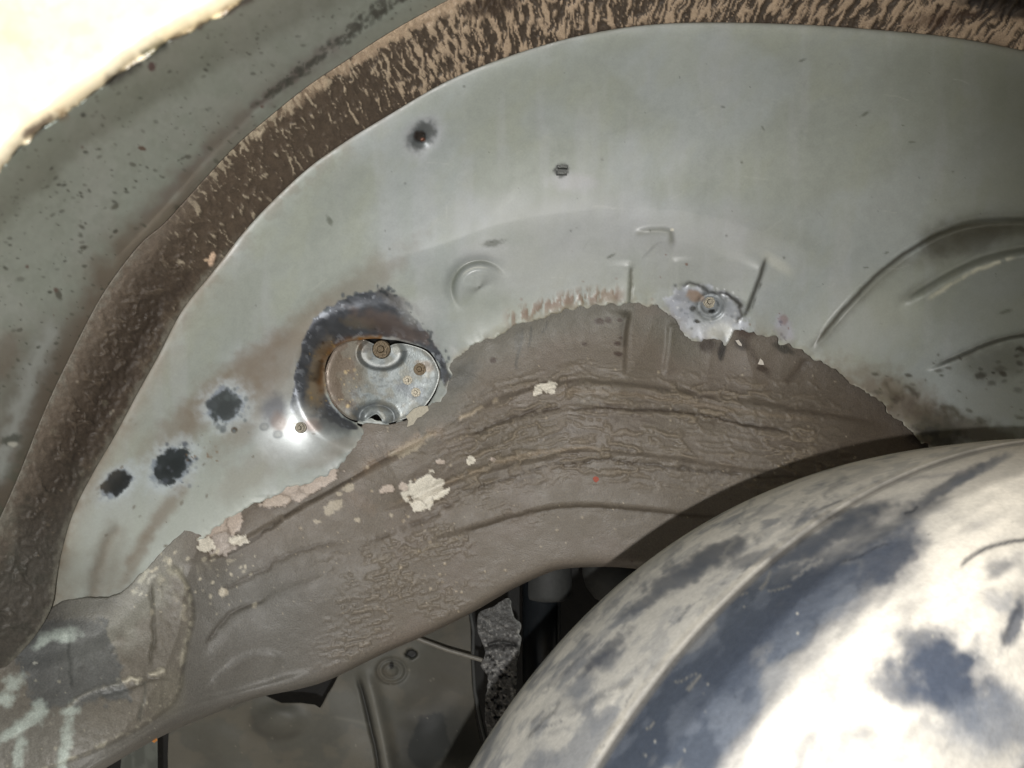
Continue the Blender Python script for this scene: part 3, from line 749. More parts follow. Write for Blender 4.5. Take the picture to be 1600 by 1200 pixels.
    p.step([(312, 1040), (340, 1000), (372, 960), (430, 928), (520, 895)], 14, .0022, 1, 45)
    p.step([(320, 1080), (345, 1050), (380, 1025), (420, 1018), (450, 1032)], 9, .0022, 1, 30)
    p.line([(322, 1078), (345, 1052), (382, 1026), (420, 1018)], 2.4, lin(76, 73, 67), 1, .4)
    p.step([(80, 1235), (200, 1160), (290, 1105), (380, 1080), (500, 1045)], 12, .006, 1, 40)
    p.step([(985, 484), (978, 520), (976, 560), (974, 590)], 5, .004, 1, 20); p.line([(978, 480), (976, 510), (974, 545)], 7, lin(72, 68, 60), 1, .5, 2)
    p.step([(1045, 500), (1043, 540), (1036, 590)], 7, .003, -1, 20)
    p.line([(1160, 520), (1172, 545), (1184, 565), (1210, 590)], 6, lin(62, 50, 42), 1, .5, 5)
    p.line([(1262, 560), (1240, 585), (1226, 600)], 7, lin(72, 62, 54), 1, .6, 2, dep=.0015)
    p.line([(818, 510), (814, 535), (808, 560), (806, 580)], 2, lin(70, 70, 66), 1, .7, 2); p.line([(830, 508), (829, 525), (826, 545)], 1.8, lin(64, 64, 60), 1, .7, 2)
    p.line([(856, 500), (853, 514), (846, 522)], 1.5, lin(60, 60, 56), 1, .7, 2); p.blob(810, 530, 6, 18, 0, lin(86, 86, 82), .5, .3, 8, .5)
    for x, y, a, b in ((936, 502, 8, 5), (951, 500, 6, 4.5), (968, 500, 4, 2.5), (965, 537, 6, 3.5), (966, 553, 7, 3.8), (970, 528, 3, 2), (771, 563, 5, 4.5), (913, 537, 5, 3)):
        p.blob(x, y, a, b, 10, lin(58, 40, 30), .3, .3, 5, .85, seed=int(x))
    # dark patches under torn tab
    p.blob(1128, 548, 6, 16, 12, lin(24, 20, 18), .4, .3, 6, .9, seed=3); p.blob(1106, 540, 16, 10, 10, lin(52, 40, 32), .5, .4, 8, .8, seed=4)
    p.blob(1165, 516, 16, 14, 0, lin(60, 42, 32), .5, .4, 8, .8, seed=5); p.blob(1158, 538, 10, 8, 40, lin(44, 34, 28), .5, .4, 8, .8, seed=6)
    p.blob(1225, 545, 16, 6, 25, lin(38, 36, 28), .5, .4, 6, .8, seed=7); p.blob(1192, 576, 10, 5, 10, lin(52, 40, 32), .5, .4, 6, .7, seed=8)
    p.blob(722, 586, 30, 18, -50, lin(74, 74, 70), .6, .3, 12, .7, seed=9)
    # ---- pale flakes of exposed cream paint
    cr = lin(224, 218, 204, .92); pk = lin(198, 184, 172, .88)
    def flake(x, y, rx, ry, a, c=cr, s_=1, wl=9):
        p.blob(x, y, rx*1.15, ry*1.2, a, lin(80, 68, 56), .25, .4, wl, .6, seed=s_)
        p.blob(x, y, rx, ry, a, c, .07, .48, wl, 1, ro=.6, seed=s_, dep=.0005)
    flake(852, 605, 20, 7, -8, cr, 2, 7); flake(840, 612, 7, 7, 20, cr, 3, 5); flake(862, 612, 6, 4, 0, cr, 3, 5)
    flake(664, 766, 30, 25, -20, cr, 4, 11); flake(652, 790, 14, 10, 30, cr, 5, 7); flake(690, 772, 16, 5, -30, cr, 6, 5)
    flake(735, 719, 6, 7, 30, cr, 7, 5); flake(688, 722, 7, 4, 0, pk, 8, 5); flake(770, 718, 4, 3, 0, pk, 8, 5); flake(604, 765, 12, 6, -10, pk, 9, 6); flake(630, 760, 8, 8, 0, pk, 10, 6)
    flake(345, 828, 30, 18, -25, pk, 11, 13); flake(345, 852, 22, 16, -30, lin(190, 180, 172, .85), 12, 9); flake(322, 850, 14, 11, 0, cr, 13, 7); flake(372, 845, 16, 8, -10, cr, 14, 6)
    flake(368, 815, 12, 20, 0, pk, 15, 9)
    flake(455, 770, 44, 15, -22, pk, 16, 12); flake(500, 752, 34, 11, -30, pk, 17, 9); flake(430, 783, 26, 9, -15, lin(200, 186, 172, .85), 18, 8)
    for (x, y, a, b, r) in ((545, 762, 10, 6, -20), (560, 812, 3, 4, 0), (530, 772, 5, 3, 0), (640, 700, 26, 8, -28), (615, 708, 10, 4, -28), (520, 792, 16, 8, -35), (495, 815, 6, 3, 0), (350, 925, 8, 5, 0), (557, 812, 4, 4, 0), (611, 805, 4, 3, 60)):
        p.blob(x, y, a, b, r, lin(178, 168, 150), .2, .55, 5, .8, seed=int(x))
    p.line([(545, 745), (600, 715), (650, 688), (700, 664)], 9, lin(140, 122, 104), 1, .5, 8, brk=.35)
    p.specks(260, (520, 560, 1350, 960), .6, 2.0, lin(176, 164, 144), 31, .8, dep=-.0003)
    p.specks(70, (420, 680, 760, 960), .8, 2.8, lin(186, 172, 150), 32, .8, dep=-.0003)
    p.specks(60, (300, 900, 620, 1150), .6, 1.6, lin(150, 144, 132), 33, .7)
    p.specks(80, (560, 600, 1350, 900), .8, 2.4, lin(58, 50, 42), 34, .7)
    p.line([(540, 770), (570, 790), (590, 800)], 10, lin(124, 110, 96), 1, .4, 8)
    # ---- lower left: thick brushed coating with its own torn edge
    fdist, ft, fs = pdist(u, v, spline(FLAP, 8))
    left = fs > 0
    ins = np.where(left, fdist, -fdist)
    zone = (v > 820) & (u < 360)
    ins = np.where(zone, ins, -99)
    k = sst(-4, 5, ins)*sst(-2, 24, below)
    kk = fbm(u/16, v/26, 131, 4); k3 = fbm(u/6+v/20, v/9, 133, 4)
    p.D -= (.0030+.0012*(kk-.5)+.0006*(k3-.5))*k
    p.mix(k*.7, lin(114, 108, 98)[None]*(.84+.32*kk[:, None]))
    p.mix(sst(60, 0, below)*sst(130, 60, u)*.8, lin(92, 89, 83))
    p.mix(sst(62, 4, below+(kk-.5)*60)*sst(70, 130, u)*sst(330, 230, u)*.7, lin(142, 141, 132))
    p.mix(sst(260, 60, u)*sst(1060, 1160, v)*.35, lin(132, 134, 130))
    p.mix(k*sst(.60, .72, k3)*.5*sst(980, 900, v)*.6, lin(166, 164, 150))
    p.mix(np.exp(-(ins-3)**2/14)*.65*sst(.42, .6, fbm(u/10, v/10, 132, 3))*(zone), lin(170, 166, 150))
    p.line([(232, 905), (238, 950), (240, 1000), (236, 1045)], 3.2, lin(70, 66, 56), 1, .75, 4, dep=.0016)
    p.line([(265, 930), (282, 945), (294, 985), (284, 1040)], 4, lin(168, 162, 146), 1, .5, 7, dep=-.001, brk=.4)
    p.line([(240, 905), (262, 896), (290, 890), (330, 882)], 8, lin(168, 164, 148), 1, .6, 9, brk=.42, dep=-.001)
    p.line([(205, 930), (220, 905), (238, 888), (250, 880)], 4, lin(200, 198, 182), 1, .8, 6, brk=.45); p.line([(215, 935), (228, 912), (246, 893)], 2, lin(210, 208, 195), 1, .8, 5, brk=.5)
    p.specks(60, (180, 860, 400, 960), .9, 3.4, lin(200, 192, 172), 35, .8, elong=1.6, rot=-50); p.blob(347, 925, 6, 7, 20, lin(200, 192, 176), .3, .5, 4, .9)
    p.line([(100, 1108), (140, 1082), (190, 1068), (235, 1055), (262, 1046), (280, 1055)], 3.4, lin(192, 186, 168), 1, .85, 6, dep=-.0018, brk=.3)
    p.line([(150, 1090), (200, 1076), (245, 1060), (275, 1062)], 3, lin(70, 66, 58), 1, .6, 3, dep=.002)
    p.blob(262, 1085, 26, 34, 20, lin(122, 118, 106), .5, .2, 20, .5, seed=5)
    p.line([(225, 1060), (226, 1090), (214, 1130)], 3, lin(80, 82, 76), 1, .5, 3, dep=.0012)
    # dark rubbed rectangle with pale corners and streaks
    i = p.loc(105, 1035, 140); uu, vv = u[i], v[i]
    qx = (uu-108)*.93+(vv-1035)*-.30; qy = (vv-1035)*.93+(uu-108)*.10
    jg = (fbm(uu/14, vv/14, 141, 4)-.5)*26
    m = sst(74, 66, abs(qx)+jg)*sst(70, 56, abs(qy)+jg)*.75
    cc = lin(88, 91, 92)[None]*(.8+.4*fbm(uu/18, vv/30, 142, 3)[:, None])
    p.col[i] = p.col[i]*(1-m[:, None])+cc*m[:, None]; p.D[i] += .0005*m
    p.line([(106, 985), (108, 1030), (110, 1080)], 3, lin(66, 68, 66), 1, .6, 3, dep=.001)
    pw = lin(200, 212, 204, .9)
    for (x, y, a, b, r, s_) in ((92, 990, 28, 9, -8, 1), (68, 1003, 18, 6, -30, 2), (104, 998, 10, 7, 0, 3), (60, 1110, 10, 14, 0, 4), (44, 1128, 30, 9, -30, 5), (14, 1148, 28, 7, -30, 6), (30, 1180, 9, 34, 8, 7), (108, 1112, 14, 6, -10, 8), (104, 1160, 8, 40, 8, 9), (95, 1195, 9, 20, 8, 10), (20, 1070, 22, 12, -50, 11), (8, 1092, 14, 10, -50, 12)):
        p.blob(x, y, a, b, r, pw, .6, .8, 13, .6, seed=s_, dep=-.0004)
    p.blob(55, 1036, 4, 2, 0, lin(190, 190, 180), .3, .4, 4, .8)
    p.specks(60, (-20, 1040, 280, 1200), .8, 3, lin(176, 172, 156), 37, .7)
    p.mix(sst(-4, -40, below)*.5, lin(40, 38, 34))
    p.ro = .50+.25*(n2-.5)+.12*wm
    return p.D, p.col, p.met, p.ro
UP = np.array([(x, y) for x, y in spline([(-190, 1120), (-60, 1075), (0, 1025), (40, 985), (70, 955), (100, 938), (140, 934), (185, 928), (212, 905), (245, 870), (300, 820), (400, 755), (500, 715), (545, 700), (566, 664), (600, 664), (640, 654), (664, 636), (682, 610), (690, 560), (720, 520), (800, 480), (980, 440), (1100, 460), (1250, 500), (1400, 600), (1500, 680), (1780, 840)], 6)])
UPR = rough_line(UP[::4], 2.6, 14, 12)
ra = sheet("frame_rail", np.vstack([UPR, RL[::-1]]), rail, M_seal, car, thick=.012)
ra["label"] = "frame rail coated in wrinkled brown underseal with cream flakes"

# ------------------------------------------------------------------ access cover and its bolts
def cover(u, v):
    p = Paint(u, v, lin(128, 135, 136))
    p.D = .7450+.002*np.sin(u/60)+0*u
    n = fbm(u/26, v/26, 151, 4); n2 = fbm(u/7, v/7, 152, 3)
    p.mix(sst(.45, .6, n)*.4, lin(162, 168, 170)); p.col *= 1+.35*(n2[:, None]-.5); p.mix(sst(.58, .66, fbm(u/9, v/5, 158, 4))*.5, lin(92, 96, 98)); p.D += .0006*fbm(u/40, v/40, 159, 2)
    p.mix(sst(578, 545, u+(n-.5)*50+(v-590)*.25)*.95, lin(104, 90, 76)); p.mix(sst(.46, .62, fbm(u/16, v/16, 157, 4))*.6, lin(124, 122, 112))
    p.blob(528, 575, 20, 26, 0, lin(110, 98, 84), .5, .4, 10, .6, seed=3)
    p.specks(20, (515, 560, 560, 640), 1, 3.4, lin(190, 170, 130), 5, .8)
    r = np.sqrt(((u-596)/38)**2+((v-552)/27)**2)
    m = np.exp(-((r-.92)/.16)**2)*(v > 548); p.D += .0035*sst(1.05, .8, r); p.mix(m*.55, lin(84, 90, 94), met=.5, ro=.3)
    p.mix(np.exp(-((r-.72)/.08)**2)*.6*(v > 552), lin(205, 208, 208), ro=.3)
    r = np.sqrt(((u-588)/34)**2+((v-652)/24)**2)
    p.mix(np.exp(-((r-.8)/.14)**2)*.8*sst(.35, .55, fbm(u/7, v/7, 156, 3)+.1), lin(84, 90, 94), ro=.4); p.D -= .003*np.exp(-((r-.8)/.2)**2)
    p.blob(560, 645, 12, 7, 30, lin(96, 102, 106), .4, .4, 6, .7)
    p.blob(642, 612, 22, 12, 30, lin(104, 110, 116), .5, .5, 6, .6, seed=8); p.blob(628, 604, 9, 6, 0, lin(96, 100, 106), .5, .5, 5, .6, seed=9)
    p.line([(640, 556), (642, 580), (648, 592)], 3, lin(120, 124, 124), 1, .5, 2); p.blob(664, 572, 16, 9, 15, lin(110, 96, 80), .4, .4, 6, .7, seed=3)
    p.line([(585, 634), (610, 630), (622, 640)], 2, lin(130, 130, 122), 1, .6)
    hd, ht, hs = pdist(u, v, CV, True)
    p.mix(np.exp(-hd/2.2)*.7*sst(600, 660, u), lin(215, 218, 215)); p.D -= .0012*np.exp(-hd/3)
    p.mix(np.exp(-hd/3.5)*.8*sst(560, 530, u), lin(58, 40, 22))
    p.met = np.full(len(u), .25); p.ro = .42+.3*(n2-.5)
    return p.D, p.col, p.met, p.ro
CV = spline([(516, 560), (509, 585), (512, 610), (524, 634), (545, 652), (568, 657), (580, 650), (589, 646), (596, 654), (602, 661), (640, 650), (664, 632), (680, 606), (684, 580), (668, 552), (640, 540), (617, 538), (600, 546), (588, 540), (560, 530), (530, 540)], 4, True)
CV = (CV-CV.mean(0))*1.018+CV.mean(0)
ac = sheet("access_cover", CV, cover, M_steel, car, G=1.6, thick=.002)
ac["label"] = "bluish grey round cover plate bolted in the access hole"

import bmesh
def bm_obj(name, bm, mat, parent=None, smooth=True):
    me = bpy.data.meshes.new(name); bm.to_mesh(me); bm.free()
    for f in me.polygons: f.use_smooth = smooth
    return link(name, me, mat, parent)
def bolt(u, v, d, rpx, mat, parent, name="bolt", hexa=True, ln=.006):
    c = np.array([(u-800)/1600*FK*d, d, (600-v)/1600*FK*d]); r = rpx/1600*FK*d
    bm = bmesh.new()
    def cyl(rad, y0, y1, seg, ang=0, r2=None):
        a = []; b = []
        for k in range(seg):
            t = 2*math.pi*k/seg+ang
            a.append(bm.verts.new(world([c[0]+rad*math.cos(t), y0, c[2]+rad*math.sin(t)])))
            rr = rad if r2 is None else r2
            b.append(bm.verts.new(world([c[0]+rr*math.cos(t), y1, c[2]+rr*math.sin(t)])))
        for k in range(seg):
            bm.faces.new((a[k], a[(k+1) % seg], b[(k+1) % seg], b[k]))
        bm.faces.new(b)
    y = c[1]
    cyl(r*1.35, y+.001, y-.0012, 20, 0, r*1.2)
    cyl(r, y-.0012, y-ln*.7, 6 if hexa else 20, .3)
    cyl(r*.55, y-ln*.7, y-ln, 14, 0, r*.42)
    bmesh.ops.recalc_face_normals(bm, faces=bm.faces)
    return bm_obj(name, bm, mat, parent, False)
def pt(u, v, d): return tuple(float(x) for x in P(u, v, d))
bpy.context.view_layer.update()
def ray_depth(o, u, v, default):
    dv = Vector(pt(u, v, 1))-Vector((0, 0, CAMZ)); inv = o.matrix_world.inverted()
    ok, loc, nrm, idx = o.ray_cast(inv @ Vector((0, 0, CAMZ)), (inv.to_3x3() @ dv).normalized())
    return (o.matrix_world @ loc).y if ok else default
b1 = bolt(596, 546, .7440, 11, M_brass, ac); b1["label"] = "brown corroded bolt in the top notch"
b2 = bolt(637, 594, .7440, 6, M_bolt, ac, hexa=False); b2["label"] = "bright stud"
b3 = bolt(656, 577, .7440, 8, M_brass, ac); b3["label"] = "brassy bolt beside the rim"
b4 = bolt(650, 613, .7440, 6, M_bolt, ac, hexa=False)
pd_ = lambda u, v: ray_depth(wheel_panel, u, v, .725)
s1 = bolt(470, 668, pd_(470, 668), 7, M_bolt, car, "stud", False, .007); s1["label"] = "short stud on the polished dome"
s2 = bolt(1108, 472, pd_(1108, 472)+.002, 8, M_bolt, car, "rivet", False, .004); s2["label"] = "ground down rivet at the torn panel edge"
# broken square stub of a clip high on the panel
def stub():
    d = pd_(878, 266); k = FK*d/1600; cx, cz = (878-800)*k, (600-266)*k
    bm = bmesh.new()
    def slab(x0, x1, z0, z1, h, t):
        a = [bm.verts.new(world([cx+x*k, d+.0005, cz+z*k])) for x, z in ((x0, z0), (x1, z0), (x1, z1), (x0, z1))]
        c = [bm.verts.new(world([cx+x*k, d-h, cz+z*k])) for x, z in ((x0+t, z0+t), (x1-t, z0+t), (x1-t, z1-t), (x0+t, z1-t))]
        for i in range(4): bm.faces.new((a[i], a[(i+1) % 4], c[(i+1) % 4], c[i]))
        bm.faces.new(c)
    slab(-9, 8, -8, -2, .0022, 1.2); slab(-8, 9, 1, 8, .0030, 1.5); slab(-10, -6, -2, 8, .0016, .8)
    bmesh.ops.recalc_face_normals(bm, faces=bm.faces)
    return bm_obj("clip_stub", bm, material("dark_clip", .4, 900, .0003, 900, attr=False, col=(.10, .105, .10), rough=.45, metal=.3), car, False)
s3 = stub()

# ------------------------------------------------------------------ inner panel under the rail
def inner(u, v):
    p = Paint(u, v, lin(84, 83, 76))
    p.D = .835+.03*sst(560, 760, u)+0*v
    n = fbm(u/50, v/50, 161, 4); n2 = fbm(u/6, v/6, 162, 3)
    p.col *= (.85+.3*n[:, None])*(1+.12*(n2[:, None]-.5))
    p.D += .016*(fbm(u/110, v/80, 165, 2)-.5)+.012*np.sin((u-300)/70.)*sst(1080, 1200, v); p.mix(sst(.5, .66, fbm(u/40, v/30, 166, 4))*.4, lin(104, 98, 86)); p.mix(sst(620, 700, u+(v-1050)*.5)*.45, lin(66, 60, 50))  # right part tinted brown as its shadow
    r2 = ((u-436)/34)**2+((v-1124)/24)**2
    p.D -= .009*np.exp(-r2**1.4)
    p.mix(np.exp(-((np.sqrt(r2)-1.2)/.25)**2)*sst(1120, 1140, v+ (436-u)*.4)*.5, lin(62, 60, 54))
    p.line([(566, 1040), (580, 1080), (592, 1130), (606, 1200), (618, 1270), (625, 1340)], 12, lin(112, 110, 102), 1, .6, dep=-.013)
    p.line([(556, 1046), (566, 1080), (578, 1130), (592, 1200), (602, 1340)], 4, lin(30, 30, 27), 1, .9, 1, dep=.006)
    for rr in (12, 22):
        rd = np.sqrt((u-612)**2+((v-1048)/.85)**2)
        p.D += .002*np.exp(-((rd-rr)/3)**2); p.mix(np.exp(-((rd-rr)/2.5)**2)*.35*(u < 616), lin(60, 50, 36))
    p.blob(612, 1040, 3.5, 6, 0, lin(20, 20, 18), .3, .3, 4, .95); p.blob(643, 1022, 9, 7, 10, lin(14, 14, 12), .2, .35, 5, .97, dep=.004)
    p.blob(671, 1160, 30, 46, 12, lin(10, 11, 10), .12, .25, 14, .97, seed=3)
    p.blob(700, 1180, 90, 70, -25, lin(44, 46, 44), .4, .2, 30, .7, seed=4)  # shadowed lower right corner, also painted
    p.line([(520, 1120), (560, 1128), (580, 1134)], 3, lin(112, 110, 100), 1, .4)
    p.specks(30, (260, 1040, 730, 1200), .8, 2, lin(130, 126, 114), 41, .6)
    p.ro = np.full(len(u), .6)
    return p.D, p.col, p.met, p.ro
IN = [(266, 1340), (262, 1180), (264, 1130), (330, 1100), (400, 1080), (440, 1098), (470, 1098), (492, 1101), (500, 1106), (505, 1098), (512, 1084), (520, 1072), (527, 1058), (540, 1030), (560, 1000), (640, 950), (732, 930), (737, 1000), (738, 1060), (744, 1120), (752, 1160), (760, 1340)]
ip = sheet("inner_panel", IN, inner, M_primer, car, thick=.003)
ip["label"] = "dull grey inner panel under the rail"
def inner_strip(u, v):  # narrow grey strip of inner panel with darker streaks
    p = Paint(u, v, lin(100, 104, 98)); p.D = .86+0*u; p.ro[:] = .5
    p.mix(sst(.4, .6, fbm(u/12, v/30, 3, 3))*.5, lin(60, 62, 58))
    return p.D, p.col, p.met, p.ro
ep = sheet("inner_panel", [(175, 1340), (190, 1180), (200, 1150), (246, 1130), (248, 1340)], inner_strip, M_primer, car, G=4)

# the rest of the body, coarse: it keeps daylight out of the arch as the car does
def box_bm(bm, x0, x1, y0, y1, z0, z1):
    vs = [bm.verts.new(world([x, y, z])) for x in (x0, x1) for y in (y0, y1) for z in (z0, z1)]
    for f in ((0, 1, 3, 2), (4, 6, 7, 5), (0, 4, 5, 1), (2, 3, 7, 6), (0, 2, 6, 4), (1, 5, 7, 3)):
        bm.faces.new([vs[i] for i in f])
bm = bmesh.new()
box_bm(bm, -1.2, 1.3, 1.10, 1.13, -.60, .66)
box_bm(bm, -1.2, 1.3, .62, 1.10, .63, .66)
box_bm(bm, -1.2, -1.17, .62, 1.10, -.60, .63)
sh = bm_obj("inner_shell", bm, M_dark, car, False)
# wing skin and return flange going on round the arch outside the frame (points in metres, picture axes)
def px(x, y, d): return ((x-800)/1600*FK*d, d, (600-y)/1600*FK*d)
ring = [px(-345, 1300, .213), px(-340, 1000, .213), px(-270, 620, .213), px(-190, 480, .213), px(0, 266, .213), px(380, 0, .213), px(640, -130, .213), px(800, -180, .213)]
arc = []
a0 = px(800, -180, .213)
for k in range(1, 15):
    t = k/14*math.radians(150)
    arc.append((a0[0]+.36*math.sin(t*.9)*1.05, .213, a0[2]+.03*math.sin(t)-.40*(1-math.cos(t))*.62))
deep = [px(860, -75, .605), px(1250, -125, .605), px(1780, -60, .62)]
V = []; F = []
n = len(arc)+1
pts = [a0]+arc
for k, q in enumerate(pts):
    V.append(q)
    f = k/(n-1)
    if f < .5:
        g_ = f*2; e = [deep[0], deep[1], deep[2]]
        r = [e[0][i]*(1-g_)**2+2*e[1][i]*g_*(1-g_)+e[2][i]*g_*g_ for i in range(3)]
    else:
        g_ = (f-.5)*2; r = [deep[2][0]+.30*g_, .64, deep[2][2]-.55*g_]
    V.append(r)
    V.append((q[0]*1.0+.0, .209, q[2]))
    V.append((max(min(q[0]*2.9, 1.3), 0.0), .212 if k < 2 else .24, .66 if f < .6 else .66-(f-.6)*3.0))
for k in range(n-1):
    a = k*4; F.append((a, a+4, a+5, a+1)); F.append((a+2, a+3, a+7, a+6)); F.append((a, a+2, a+6, a+4))
me = mesh("outer_fender", world(np.array(V)), np.array(F), np.tile(lin(206, 196, 174, .9), (len(V), 1)), np.tile([0, .45], (len(V), 1)))
link("outer_fender", me, M_fender, car)
# flat of the wing to the left and above, running back into the door and bonnet edge
W0 = [px(-490, -250, .2085), px(-490, 1300, .2085), px(640, -250, .2085), px(800, -190, .2085)]
Vw = [W0[0], (W0[0][0], .212, .66), (-1.25, .30, .66), (-1.25, .30, -.62), (W0[1][0], .212, -.62), W0[1],
      W0[2], (W0[2][0], .212, .66), W0[3], (0.0, .212, .66), px(-345, 1300, .2085), (px(-345, 1300, .21)[0], .212, -.62)]
Fw = [(0, 1, 2, 3), (0, 3, 4, 5), (0, 6, 7, 1), (6, 8, 9, 7), (5, 4, 11, 10)]
me = mesh("outer_fender", world(np.array(Vw)), np.array(Fw), np.tile(lin(206, 196, 174, .9), (12, 1)), np.tile([0, .45], (12, 1)), smooth=False)
link("outer_fender", me, M_fender, car)
M_body = material("body_paint", .04, 300, .00002, 500, attr=False, col=tuple(lin(206, 196, 174, .9)), rough=.4)
bm = bmesh.new(); box_bm(bm, -1.25, 1.3, .20, .62, .662, .68); bm_obj("bonnet", bm, M_body, car, False)
bm = bmesh.new(); box_bm(bm, -1.29, -1.255, .25, 1.13, -.62, .66); bm_obj("door_edge", bm, M_body, car, False)

# ------------------------------------------------------------------ things behind: arm, damper, boot, pipe
def arm_f(u, v):
    p = Paint(u, v, lin(68, 67, 66)); n = fbm(u/9, v/9, 171, 4); n2 = vn(u/4.5, v/4.5, 172)
    p.D = .79+.0016*(n-.5)+.004*sst(1018, 1006, v); p.col *= (.5+1.0*n[:, None])
    p.mix(sst(.72, .84, n2)*sst(1000, 1020, v)*.9, lin(20, 20, 20)); p.D += .003*sst(.72, .84, n2)*sst(1000, 1020, v)
    p.mix(sst(.60, .7, fbm(u/4, v/4, 173, 3))*.5, lin(150, 148, 144)); p.mix(sst(1010, 960, v)*.55, lin(50, 50, 48))
    p.line([(760, 1008), (785, 1004), (812, 1008)], 3, lin(24, 24, 24), 1, .8, 3, dep=.003)
    hd, ht, hs = pdist(u, v, AR); p.mix(np.exp(-hd/2)*.5*(u > 790), lin(140, 142, 138))
    p.ro[:] = .55
    return p.D, p.col, p.met, p.ro
AR = rough_line([(748, 958), (770, 948), (795, 935), (803, 962), (814, 975), (812, 990), (815, 1000), (808, 1040), (806, 1085), (790, 1120), (770, 1180), (758, 1110), (762, 1060), (752, 1040), (757, 1020), (747, 985)], 2, 8, 3, closed=True)
arm = sheet("suspension_arm", AR, arm_f, M_cast, car, G=1.6, thick=.03)
arm["label"] = "pitted dark grey cast iron arm"

def tube_bm(bm, pts, r, seg=16):
    pts = [Vector(p) for p in pts]; rings = []
    for i, p in enumerate(pts):
        d = (pts[min(i+1, len(pts)-1)]-pts[max(i-1, 0)]).normalized()
        a = d.cross(Vector((0, 1, .01))).normalized(); b = d.cross(a)
        rr = r[i] if hasattr(r, '__len__') else r
        rings.append([bm.verts.new(p+(a*math.cos(2*math.pi*k/seg)+b*math.sin(2*math.pi*k/seg))*rr) for k in range(seg)])
    for i in range(len(rings)-1):
        for k in range(seg):
            bm.faces.new((rings[i][k], rings[i][(k+1) % seg], rings[i+1][(k+1) % seg], rings[i+1][k]))
    bm.faces.new(rings[0][::-1]); bm.faces.new(rings[-1])
    bmesh.ops.recalc_face_normals(bm, faces=bm.faces)
bm = bmesh.new(); tube_bm(bm, [pt(846, 900, .86), pt(846, 1350, .86)], .0165, 32); sa = bm_obj("shock_absorber", bm, M_black, car)
bm = bmesh.new(); tube_bm(bm, [pt(856, 820, .86), pt(856, 925, .86), pt(856, 932, .86), pt(856, 935, .86)], [.0208, .0208, .0205, .017], 40); bm_obj("dust_cover", bm, M_boot, sa)
bm = bmesh.new(); tube_bm(bm, [pt(874, 925, .85), pt(873, 1000, .85), pt(872, 1340, .85)], .0014, 10); bm_obj("guide_rod", bm, M_boot, sa)
# bump stop dome
bm = bmesh.new(); c = ((968-800)/1600*FK*.83, .83, (600-885)/1600*FK*.83)
prof = [(0, -.033), (.012, -.031), (.021, -.026), (.028, -.017), (.031, -.006), (.031, .02)]
tube_bm(bm, [tuple(world([c[0], c[1], c[2]+z])) for r, z in prof], [max(r, .001) for r, z in prof], 32)
bm_obj("bump_stop", bm, M_boot, car)
bm = bmesh.new(); tube_bm(bm, [pt(630, 988, .80), pt(660, 1001, .80), pt(700, 1016, .80), pt(752, 1031, .80), pt(760, 1038, .80)], .0018, 12)
bm_obj("brake_pipe", bm, M_pipe, car)
# dark strip standing in for the black gap between inner panel and arm
bm = bmesh.new(); tube_bm(bm, [pt(*a) for a in ((733, 945, .81), (740, 985, .81), (739, 1030, .81), (742, 1080, .81), (752, 1130, .81), (762, 1170, .81), (770, 1240, .81))], .0016, 10)
bm_obj("seam_gap_strip", bm, M_boot, car)
def shard(u, v, d, pts, mat, name, parent=None, th=.0006):
    bm = bmesh.new(); f = []; b = []
    for (x, y) in pts:
        f.append(bm.verts.new(pt(u+x, v+y, d))); b.append(bm.verts.new(pt(u+x, v+y, d+th)))
    n = len(pts); bm.faces.new(f); bm.faces.new(b[::-1])
    for k in range(n): bm.faces.new((f[k], f[(k+1) % n], b[(k+1) % n], b[k]))
    bmesh.ops.recalc_face_normals(bm, faces=bm.faces)
    return bm_obj(name, bm, mat, parent, False)
dr = lambda u, v: ray_depth(ra, u, v, .73)-.0012
ch = shard(931, 749, dr(931, 749), [(-5, -2), (-1, -5), (4, -3), (5, 1), (1, 5), (-3, 3)], M_red, "paint_chip", None, .001); tag(ch, "small red chip stuck on the brown rail below its long folds", "chip")
ch = shard(1189, 566, dr(1189, 566), [(-5, 3), (-1, -6), (3, -2), (5, 4), (1, 4)], M_white, "paint_chip", None, .001); tag(ch, "white triangular chip stuck on the brown rail under the torn panel edge", "chip")
ch = shard(1154, 536, dr(1154, 536), [(-5, -4), (0, -5), (5, 2), (5, 5), (0, 3)], M_white, "paint_chip", None, .001); tag(ch, "white chip just below the ground rivet and torn tab", "chip")
ch = shard(240, 1157, dr(240, 1157), [(-7, 0), (-3, -4), (5, -4), (6, 0), (1, 4), (-2, 2)], M_orange, "paint_chip", None, .001); tag(ch, "orange rust flake at the bottom left edge of the rail", "chip")
fk = shard(650, 649, dr(650, 649)-.002, [(-16, 2), (-4, -10), (6, -14), (18, -15), (20, -8), (8, 2), (2, 4), (-4, 14), (-14, 18), (-12, 8)], M_steel, "peeled_flake", car, .0008)
fk.data.materials.clear(); fk.data.materials.append(material("pale_flake", .2, 900, .0002, 600, attr=False, col=tuple(lin(168, 162, 146)), rough=.6))

